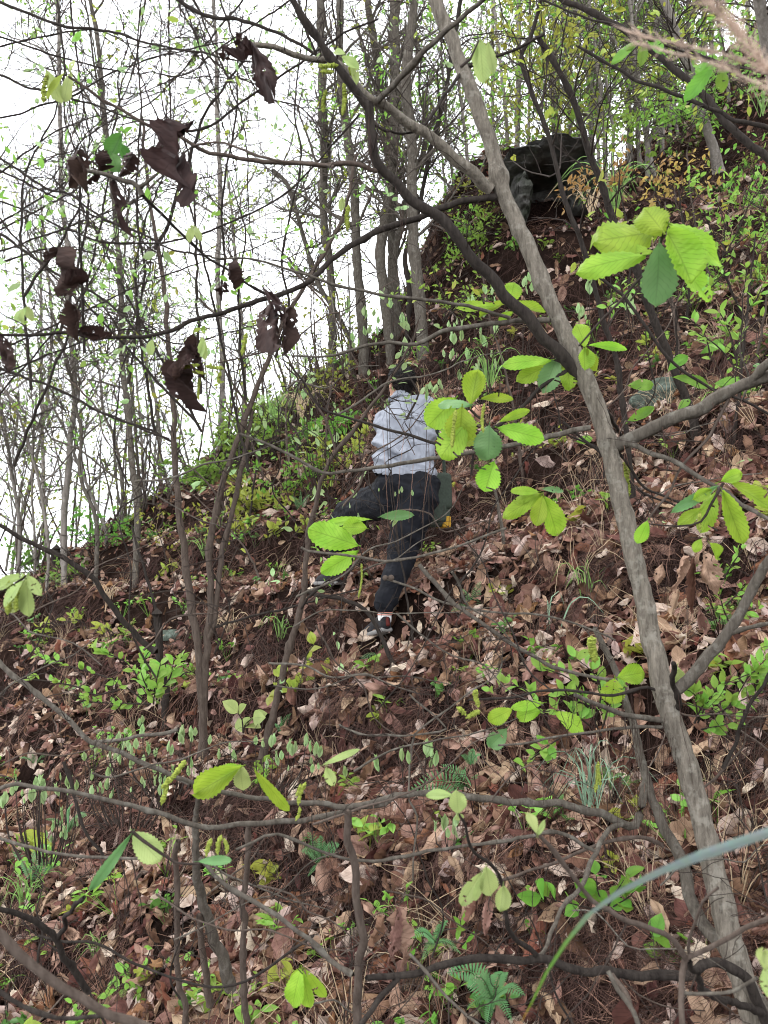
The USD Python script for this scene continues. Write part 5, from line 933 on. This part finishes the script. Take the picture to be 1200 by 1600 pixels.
# ------------------------------------------------------------------ weeds and dead stalks all over the slope
wr = np.random.default_rng(53)
def weed(n, h, size, w):
    mb = MB()
    for k in range(n):
        a = wr.uniform(0, 6.283); d = unit([math.cos(a) * .6, math.sin(a) * .6, 1]); q = np.array([[0, 0, 0], d * h * .5 + [0, 0, .01], d * h * wr.uniform(.7, 1.1)])
        V, F = tube(q, [.0014, .0011, .0008], 3, cap=False); mb.add(V, F)
        for j in range(3):
            b = q[2] if j == 0 else (q[1] + q[2]) / 2; y = unit(wr.normal(0, 1, 3) * [1, 1, .4] + [0, 0, .3]); mb.add(*leaf(b, b + y * size * wr.uniform(.6, 1.2), size * w, unit([wr.normal(0, .4), -.4, 1]), wr, n=4, kind='oval', teeth=0, cols=(-1, 0, 1), fold=.25, curl=.2, wave=0))
    V, F = mb.get(); return V, F, mb.uv()
def stalk(n, h):
    mb = MB()
    for k in range(n):
        a = wr.uniform(0, 6.283); o = np.array([math.cos(a), math.sin(a), 0]) * h * wr.uniform(.2, .8); l = h * wr.uniform(.5, 1.2)
        q = smooth_line([[0, 0, -.02], o * .3 + [0, 0, l * .5], o * .8 + wr.normal(0, .02, 3) + [0, 0, l * .75], o * 1.4 + [0, 0, l * wr.uniform(.3, .9)]], h / 8)
        V, F = tube(q, np.linspace(.0016, .0006, len(q)), 3, cap=False); mb.add(V, F)
    V, F = mb.get(); return V, F, mb.uv()
def sow(name, label, cat, protos, x, y, s, tilt=0.25):
    z = ground(x, y); n = len(x); up = np.array([0, 0, 1.0]) + wr.normal(0, tilt, (n, 3)); up /= np.linalg.norm(up, axis=1, keepdims=True)
    xa = cross(up, wr.normal(size=(n, 3))); xa /= np.linalg.norm(xa, axis=1, keepdims=True)
    instancer(name, protos, np.stack([x, y, z], -1), frame_quat(xa, cross(up, xa), up), s, wr.integers(0, len(protos), n), label=label, cat=cat)
pr = [weed(4, .10, .055, .5) + (M['small_leaf'],), weed(5, .16, .05, .45) + (M['mid_leaf'],), weed(3, .12, .07, .5) + (M['yellow_leaf'],), weed(6, .2, .045, .5) + (M['small_leaf'],), weed(4, .12, .05, .6) + (M['dark_leaf'],)]
x, y = visible_ground(2000, 2.6, 14.0, seed=6); pp = to_pix(np.stack([x, y, ground(x, y)], -1))
k_ = wr.uniform(size=len(x)) < np.clip(0.14 + 0.45 * (pp[:, 0] < 640) * (pp[:, 1] < 850) * (y > 5.5) + 0.30 * (pp[:, 0] > 820) * (pp[:, 1] < 620) + 0.12 * (pp[:, 0] < 420) + 1.2 * fbm(x, y, 0.9, 2, 41), 0.02, 0.9)
sow('weeds', 'small fresh green weeds scattered over the slope', 'weeds', pr, x[k_], y[k_], wr.uniform(.6, 1.3, k_.sum()))
st2 = [stalk(7, .28) + (M['dry_grass'],), stalk(9, .22) + (M['needle_pale'],), stalk(6, .35) + (M['twig'],), stalk(10, .25) + (M['needle_dark'],), stalk(8, .25) + (M['brown_bark'],)]
x, y = visible_ground(750, 2.4, 12.5, seed=7); k_ = np.hypot(x - FEET[0][0], y - FEET[0][1]) > .25
sow('dead_stalks', 'thin dead stalks and dry stems standing and leaning all over the slope', 'dry stalks', st2, x[k_], y[k_], wr.uniform(.5, 1.4, k_.sum()), 0.35)
# ------------------------------------------------------------------ rocks, post
rk = np.random.default_rng(61)
M['rock'] = mat('rock', {'g': ('geometry', {}), 'n': ('noise_texture', {'scale': 6.0, 'detail': 8.0, 'roughness': 0.7}), 'n2': ('noise_texture', {'scale': 2.0, 'detail': 4.0}), 'r': ('rgb_ramp', {'ramp': [(0.3, (0.03, 0.029, 0.027)), (0.55, (0.085, 0.082, 0.076)), (0.75, (0.24, 0.235, 0.22))]}),
    'r2': ('rgb_ramp', {'ramp': [(0.5, (1, 1, 1)), (0.66, (0.42, 0.55, 0.34))]}), 'm': ('mix_color', {'blend_type': 'multiply', 'fac': 1.0}), 'b': ('bump', {'strength': 1.0, 'distance': 0.06}), 'p': ('principled_bsdf', {'roughness': 0.9, 'specular_ior_level': 0.2})},
    [('g.position', 'n.vector'), ('g.position', 'n2.vector'), ('n.fac', 'r.fac'), ('n2.fac', 'r2.fac'), ('r.color', 'm.a'), ('r2.color', 'm.b'), ('m.result', 'p.base_color'), ('n.fac', 'b.height'), ('b.normal', 'p.normal')])
M['moss_rock'] = mat('moss_rock', {'g': ('geometry', {}), 'n': ('noise_texture', {'scale': 14.0, 'detail': 8.0, 'roughness': 0.7}), 'r': ('rgb_ramp', {'ramp': [(0.3, (0.03, 0.034, 0.026)), (0.55, (0.085, 0.105, 0.085)), (0.75, (0.19, 0.23, 0.20))]}), 'b': ('bump', {'strength': 1.0, 'distance': 0.03}), 'p': ('principled_bsdf', {'roughness': 0.95, 'specular_ior_level': 0.1})},
    [('g.position', 'n.vector'), ('n.fac', 'r.fac'), ('r.color', 'p.base_color'), ('n.fac', 'b.height'), ('b.normal', 'p.normal')])
def boulder(c, s, seed, strata=0.0):
    V = trimesh.creation.icosphere(4); v = V.vertices.copy(); n = meshkit.fbm(v * 1.6 + seed, 4, seed) - 0.5; v = v * (1 + 0.75 * n)[:, None]
    v = np.sign(v) * np.abs(v) ** 0.85
    if strata: v[:, 2] += strata * np.sin(v[:, 2] * 9 + 3 * n); v[:, :2] *= (1 + 0.10 * np.sign(np.sin(v[:, 2:3] * 11 + 2 * n[:, None])))
    return v * np.array(s) + c, V.faces
# the outcrop: a roof slab and side blocks round a dark hollow
rd_ = min(G(850, 352, True) - 0.25, 10.0)
out = thing('rock_outcrop', 'dark rock outcrop with a black hollow under its roof, right of the oak', 'rock', P(840, 330, rd_))
for nm, px, py, dz, s in (('roof_slab', 855, 262, 0.15, (0.36, 0.55, 0.085)), ('roof_slab', 812, 268, 0.05, (0.20, 0.45, 0.08)), ('side_block', 812, 318, 0.05, (0.10, 0.35, 0.30)), ('side_block', 905, 292, 0.2, (0.16, 0.45, 0.30)), ('back_wall', 855, 305, 0.75, (0.34, 0.25, 0.33))):
    V, F = boulder(P(px, py, rd_ + dz), s, int(px), 0.05); obj(nm, V, F, M['rock'], out, smooth=30)
for lb, px, py, s, m in (('mossy green rock face set in the dark bank on the right', 1050, 625, (0.26, 0.12, 0.15), 'moss_rock'), ('small grey-green lichened stone behind the left saplings', 268, 1000, (0.11, 0.08, 0.07), 'moss_rock')):
    c = G(px, py); V, F = boulder(c + np.array([0, 0.05, 0.0]), s, int(px) + 2); o = obj('stone', V, F, M[m], smooth=30, label=lb, cat='stone')
c = G(88, 896); post = thing('tree_stump', 'short dark rotten stump at the top left of the slope', 'stump', c); dP = float(c @ CF)
q = smooth_line([P(88, 902, dP), P(87, 880, dP), P(88, 857, dP)], 0.02); V, F = tube(q, 0.055 * np.ones(len(q)), 10, 0.12, rk); obj('wood', V, F, M['dark_bark'], post)

# ------------------------------------------------------------------ the person
from manifold3d import Manifold, set_circular_segments
def ball(p, r): return Manifold.sphere(float(r), 20).translate([float(a) for a in p])
def hull(*pr): return Manifold.batch_hull([ball(p, r) for p, r in pr])
def union(parts):
    m = parts[0]
    for q in parts[1:]: m = m + q
    return m
def skin(m, length=0.02, it=12):
    m = m.refine_to_length(length); me = m.to_mesh(); t = trimesh.Trimesh(me.vert_properties[:, :3], me.tri_verts, process=True)
    trimesh.smoothing.filter_taubin(t, lamb=0.5, nu=0.52, iterations=it); return np.array(t.vertices), np.array(t.faces)
def chain(pts): return [hull(pts[k], pts[k + 1]) for k in range(len(pts) - 1)]
RF, LF = G(596, 992), G(516, 914)
dR, dL = float(RF @ CF) - 0.10, float(LF @ CF) - 0.10
def J(px, py, d): return P(px, py, d)
dp = dR + 0.22                                   # pelvis
pel = J(636, 768, dp); RH = J(652, 775, dp - 0.02); LH = J(614, 776, dp + 0.05)
RK = J(628, 868, dR + 0.16); RA = J(601, 966, dR + 0.04); RT = RF
LA = J(526, 894, dL + 0.02); LK = J(538, 806, max(dL - 0.18, dp + 0.25)); LT = LF
che = J(632, 680, dp + 0.14); shC = J(634, 640, dp + 0.22); nk = J(627, 622, dp + 0.27); hd = J(627, 600, dp + 0.30)
SR = J(664, 634, dp + 0.25); SL = J(603, 656, dp + 0.22)
ER = J(698, 664, dp + 0.36); WR = J(738, 646, dp + 0.60)
EL = J(602, 684, dp + 0.46); WL = J(612, 655, dp + 0.70)
man = thing('person', 'person in a pale grey top and black trousers climbing the slope, seen from behind', 'person', (RF + LF) / 2)
M['skin'] = plain('skin', (0.42, 0.24, 0.17), 0.5, 0.12, 40)
M['shirt'] = mat('shirt', {'t': ('texture_coordinate', {}), 'n': ('noise_texture', {'scale': 9.0, 'detail': 4.0}), 'r': ('rgb_ramp', {'ramp': [(0.3, (0.195, 0.208, 0.242)), (0.7, (0.25, 0.265, 0.305))]}), 'mp': ('mapping', {'scale': (11, 11, 3.5), 'rotation': (0.2, 0.5, 0)}), 'w': ('noise_texture', {'scale': 1.0, 'detail': 2.0, 'distortion': 0.8}), 'b': ('bump', {'strength': 0.9, 'distance': 0.06}), 'p': ('principled_bsdf', {'roughness': 0.85, 'specular_ior_level': 0.15})},
    [('t.object', 'n.vector'), ('n.fac', 'r.fac'), ('r.color', 'p.base_color'), ('t.object', 'mp.vector'), ('mp.vector', 'w.vector'), ('w.fac', 'b.height'), ('b.normal', 'p.normal')])
M['trousers'] = mat('trousers', {'t': ('texture_coordinate', {}), 'n': ('noise_texture', {'scale': 14.0, 'detail': 4.0}), 'r': ('rgb_ramp', {'ramp': [(0.3, (0.0045, 0.005, 0.007)), (0.7, (0.010, 0.011, 0.015))]}), 'w': ('noise_texture', {'scale': 10.0, 'detail': 2.0, 'distortion': 1.2}), 'b': ('bump', {'strength': 0.6, 'distance': 0.03}), 'p': ('principled_bsdf', {'roughness': 0.8, 'specular_ior_level': 0.12})},
    [('t.object', 'n.vector'), ('n.fac', 'r.fac'), ('r.color', 'p.base_color'), ('t.object', 'w.vector'), ('w.fac', 'b.height'), ('b.normal', 'p.normal')])
M['hair'] = plain('hair', (0.007, 0.006, 0.006), 0.55, 0.4, 120, bump=0.004)
M['sock'] = plain('sock', (0.70, 0.69, 0.68), 0.9, 0.08, 80)
M['stripe'] = plain('stripe', (0.45, 0.18, 0.14), 0.9, 0.1, 80)
M['shoe'] = plain('shoe', (0.016, 0.016, 0.018), 0.45, 0.3, 60)
M['red'] = plain('red', (0.07, 0.014, 0.012), 0.5, 0.2, 60)
M['sole'] = plain('sole', (0.17, 0.165, 0.16), 0.7, 0.15, 60)
# body: torso, neck, head, arms, hands, legs as one surface
xr = np.array([1.0, 0, 0]); fw = np.array([-0.10, 0.97, -0.05]); upv = np.array([0, 0, 1.0])
hz = unit(hd - nk); hf = unit(np.array([-0.45, 0.85, -0.10])); hx = unit(cross(hf, upv))     # head faces uphill, turned a little left
parts = [hull((pel - xr * .06, .07), (pel + xr * .06, .07), (che - xr * .04, .06), (che + xr * .04, .06)), hull((che - xr * .04, .06), (che + xr * .04, .06), (SL, .035), (SR, .035), (nk - upv * .05, .05)), hull((nk - upv * .06, .062), (hd - upv * .06, .055)),
         hull((hd + upv * .030, .074), (hd - upv * .01 + hf * .025, .068), (hd - upv * .065 + hf * .050, .040)), hull((hd + upv * .032 - hf * .022, .076), (hd, .074)),
         hull((hd + hf * .105 + upv * .0, .012), (hd + hf * .125 - upv * .035, .015), (hd + hf * .10 - upv * .04 + hx * .012, .012), (hd + hf * .10 - upv * .04 - hx * .012, .012)),
         hull((hd + hf * .098 - upv * .065 + hx * .018, .010), (hd + hf * .098 - upv * .065 - hx * .018, .010))]
for s in (1, -1): parts.append(hull((hd + hx * s * .078 + upv * .012 - hf * .005, .016), (hd + hx * s * .076 - upv * .028, .011), (hd + hx * s * .085 - hf * .018 + upv * .006, .012)))
parts += chain([(SR, .036), (ER, .036), (WR, .030)]) + chain([(SL, .036), (EL, .036), (WL, .030)]) + chain([(RH, .06), (RK, .045), (RA, .034)]) + chain([(LH, .06), (LK, .045), (LA, .034)])
def hand(w, d, side):
    d = unit(d); n = unit(cross(d, side)); side = unit(cross(n, d)); out = [hull((w, .026), (w + d * .07 + side * .025, .014), (w + d * .07 - side * .028, .013), (w + d * .03, .020))]
    for k, (o, l) in enumerate(((.030, .066), (.011, .076), (-.009, .072), (-.028, .056))):
        a = w + d * .075 + side * o; b = a + d * l * .45 - n * l * .12; c = b + d * l * .25 - n * l * .35; e = c - n * l * .32 - d * l * .05
        out += chain([(a, .0095), (b, .0088), (c, .0080), (e, .0072)])
    a = w + d * .02 + side * .026; out += chain([(a, .013), (a + side * .03 + d * .025 - n * .01, .0105), (a + side * .035 + d * .055 - n * .028, .009)]); return out
parts += hand(WR, WR - ER, -upv) + hand(WL, WL - EL, upv)
V, F = skin(union(parts), 0.014, 6); obj('body', V, F, M['skin'], man)
for s in (1, -1):
    for nm, r, o, m in (('eye', .012, .086, 'sock'), ('iris', .006, .0945, 'hair')):
        b = trimesh.creation.icosphere(2); obj(nm, b.vertices * r + hd + hf * (o - .012) + hx * s * .032 + upv * .002, b.faces, M[m], man)
# hair: a thick cap of strands' clumps over crown, back and sides
hm = union([hull((hd + upv * .036 - hf * .008, .089), (hd + upv * .018 - hf * .024, .085)), hull((hd + upv * .022 - hf * .024, .080), (hd - upv * .045 - hf * .036, .054))])
cut = Manifold.cube([.5, .5, .5], True).translate([0, .29, 0])
hv, hfz = skin(hm, 0.008, 8)
fr = (hv - hd) @ hf; lo = (hv - hd) @ upv
hv = hv + 0.010 * (meshkit.noise(hv * 55)[:, None] - 0.4) * unit(upv + np.array([0, -.5, 0])) * 1.6 + 0.006 * (meshkit.noise(hv * 130, 3)[:, None] - .5)
keepf = ~(((fr[hfz] > 0.062) & (lo[hfz] < 0.055)).any(1) | ((fr[hfz] > 0.012) & (lo[hfz] < 0.0)).any(1))
obj('hair', hv, hfz[keepf], M['hair'], man)
tf = MB(); hr = np.random.default_rng(4)
for _ in range(500):
    k = hr.integers(len(hv)); nrm = unit(hv[k] - hd)
    if (hv[k] - hd) @ hf > .05 or lo[k] < -.07 or (fr[k] > 0 and lo[k] < .02): continue
    e = unit(nrm * 0.6 + np.array([0, 0, -.5]) + hr.normal(0, .5, 3)); l = hr.uniform(.010, .024)
    V, F = tube(np.array([hv[k] - nrm * .004, hv[k] + (nrm * .4 + e * .6) * l * .6, hv[k] + e * l]), [.0022, .0018, .0004], 3, cap=False); tf.add(V, F)
V, F = tf.get(); obj('hair_tufts', V, F, M['hair'], man, kind='stuff')
# shirt: loose, hem over the waist
hemL, hemR = J(594, 742, dp), J(672, 758, dp)
sp = [hull((J(606, 735, dp), .085), (J(660, 748, dp), .085), (J(606, 735, dp + .06), .085), (J(660, 748, dp + .06), .085), (J(607, 690, dp + .11), .085), (J(655, 690, dp + .11), .098)),
      hull((J(607, 690, dp + .11), .085), (J(655, 690, dp + .11), .098), (SL + upv * .0, .068), (SR, .070), (J(630, 642, dp + .19), .095), (shC + upv * .02, .062), (J(625, 655, dp + .18), .095))]
sp += chain([(SR + np.array([-.01, 0, -.01]), .075), ((SR + ER) / 2, .062), (ER, .058), (ER * .45 + WR * .55, .048)]) + chain([(SL, .074), (EL, .058), (EL * .45 + WL * .55, .048)])
sp.append(hull((nk - upv * .045, .070), (nk - upv * .008, .068)))
V, F = skin(union(sp), 0.012, 14)
hemz = hemL[2] + (V[:, 0] - hemL[0]) / (hemR[0] - hemL[0]) * (hemR[2] - hemL[2])
fold = meshkit.fbm(np.stack([V[:, 0] * 9 + V[:, 2] * 5, V[:, 1] * 6, V[:, 2] * 15 + V[:, 0] * 5], -1), 3, 5) - .5
fold2 = np.sin((V[:, 2] - hemL[2]) * 60 + V[:, 0] * 28 + 5 * meshkit.noise(V * 7)) * np.exp(-((V[:, 2] - hemL[2] - .15) / .12) ** 2 - ((V[:, 0] - hemL[0]) / .16) ** 2)
ctr = np.array([che[0], che[1]]); rad = V[:, :2] - ctr; rad /= np.linalg.norm(rad, axis=1, keepdims=True) + 1e-9
V[:, :2] += rad * (0.075 * fold + 0.018 * fold2 - .004)[:, None]
arm = V[:, 0] > SR[0] + .035
keepf = (V[F][:, :, 2].min(1) > hemz[F].min(1) - .005) | arm[F].all(1)
shirt = obj('shirt', V, F[keepf], M['shirt'], man)
# rolled collar and hem band
ang = np.linspace(0, 2 * np.pi, 41)
ring = nk - upv * .012 + np.stack([np.cos(ang) * .074, np.sin(ang) * .074, -.018 * np.sin(ang)], -1); v1, f1 = tube(ring, .010, 8, cap=False); obj('collar', v1, f1, M['shirt'], shirt and man)
# trousers
tp_ = [hull((pel - xr * .075 + upv * .03, .125), (pel + xr * .075 + upv * .02, .125), (RH, .115), (LH, .115)), hull((RH, .132), (RK, .090)), hull((RK, .090), (RA + upv * .085, .062)), hull((RA + upv * .085, .060), (RA + upv * .06, .050)),
       hull((LH, .128), (LK + (LK - LA) * .02, .090)), hull((LK, .090), (LA + upv * .085, .058)), hull((LA + upv * .085, .058), (LA + upv * .06, .048))]
V, F = skin(union(tp_), 0.012, 10)
fold = meshkit.fbm(np.stack([V[:, 0] * 7, V[:, 1] * 7, V[:, 2] * 16 + V[:, 0] * 6], -1), 3, 8) - .5
cn = np.array(trimesh.Trimesh(V, F, process=False).vertex_normals); V = V + cn * (0.040 * fold)[:, None]
obj('trousers', V, F, M['trousers'], man)
# feet
def foot(A, heel, toe, sname):
    d = unit(toe - heel); n = unit(upv - d * (upv @ d)); s = cross(d, n); L = np.linalg.norm(toe - heel)
    v, f = skin(hull((A + upv * .05, .040), (A - upv * .01, .040), (heel + n * .05 + d * .012, .022)), .012, 5); sk = obj('sock', v, f, M['sock'], man)
    ax = unit(A + upv * .05 - heel)
    for k in (.022, .034):
        ring = A + upv * k + np.stack([np.cos(ang) * .0425, np.sin(ang) * .0425, 0 * ang], -1); v, f = tube(ring, .0032, 5, cap=False); obj('sock_stripe', v, f, M['stripe'], man)
    up_ = [hull((heel + n * .038 + d * .01, .036), (heel + n * .070 - d * .002, .030), (A - upv * .015 + d * .02, .043), (heel + d * L * .45 + n * .055, .040)), hull((heel + d * L * .45 + n * .05, .042), (heel + d * L * .45 + n * .035, .044), (heel + d * L * .72 + n * .035 + s * .012, .036), (heel + d * L * .72 + n * .035 - s * .012, .036)), hull((heel + d * L * .72 + n * .035 + s * .012, .036), (heel + d * L * .72 + n * .035 - s * .012, .036), (toe - d * .03 + n * .028, .027))]
    v, f = skin(union(up_), .010, 6); sh = obj('shoe', v, f, M['shoe'], man)
    so = Manifold.batch_hull([Manifold.cylinder(.024, r, r * 1.05, 20, True) for r in (.036, .044, .036)][:0] + [ball(heel + d * .01 + n * .012, .012)] + [ball(heel + d * k * L + s * w * q + n * .010, .014) for k, w in ((.0, .026), (.12, .034), (.45, .034), (.72, .042), (.92, .026)) for q in (1, -1)])
    v, f = skin(so, .010, 2); obj('sole', v, f, M['sole'], man)
    v, f = skin(hull((heel - d * .027 + n * .070, .011), (heel - d * .029 + n * .036, .012)), .008, 3); obj('heel_patch', v, f, M['red'], man)
heelR = RA - upv * .075 + np.array([.01, -.03, 0]); toeR = heelR + unit(np.array([-.42, .80, -.22])) * .27
foot(RA, heelR, toeR, 'r')
heelL = LA - upv * .085 + np.array([.02, -.02, 0]); toeL = heelL + unit(np.array([-.62, .70, -.02])) * .27
foot(LA, heelL, toeL, 'l')
# satchel hanging in front of the climber
M['canvas'] = plain('canvas', (0.040, 0.050, 0.040), 0.85, 0.2, 90, bump=0.002)
M['yellow'] = plain('yellow', (0.38, 0.22, 0.03), 0.6, 0.15, 60)
bc = J(662, 782, dp + .24); bag = thing('shoulder_bag', 'dark green satchel with yellow trim hanging in front of the climbing person', 'bag', J(662, 830, dp + .24))
bx_, by_, bz_ = unit([.93, .36, 0]), unit([-.36, .93, 0]), upv
def rbox(c, sx, sy, sz, r): return Manifold.batch_hull([ball(c + bx_ * a * (sx / 2 - r) + by_ * b * (sy / 2 - r) + bz_ * e * (sz / 2 - r), r) for a in (1, -1) for b in (1, -1) for e in (1, -1)])
for nm, c, sz, m in (('pouch', bc, (.34, .12, .34, .035), 'canvas'), ('flap', bc - by_ * .012 + bz_ * .06, (.352, .125, .24, .035), 'canvas'), ('front_pocket', bc - by_ * .055 - bz_ * .06 + bx_ * .02, (.22, .05, .16, .022), 'canvas'), ('yellow_trim', bc - bz_ * .135 + bx_ * .135, (.06, .127, .075, .012), 'yellow'), ('yellow_trim', bc - bz_ * .165 - bx_ * .10, (.10, .124, .022, .010), 'yellow')):
    v, f = skin(rbox(c, *sz), .02, 4)
    v = v + .012 * (meshkit.fbm(v * 9, 2, 3)[:, None] - .5); obj(nm, v, f, M[m], bag)
st_ = smooth_line([bc + bx_ * .15 + bz_ * .15, J(690, 700, dp + .30), SR + np.array([.02, .06, .05]), nk + np.array([.07, .03, -.02]), nk + np.array([.02, -.075, -.035]), SL * .5 + nk * .5 + np.array([0, -.075, .012]), SL + np.array([.01, -.03, .068]), SL + np.array([.01, .09, .0]), J(612, 720, dp + .32), bc - bx_ * .15 + bz_ * .15], .02)
V, F = tube(st_, .011, 6); obj('strap', V, F, M['canvas'], bag)
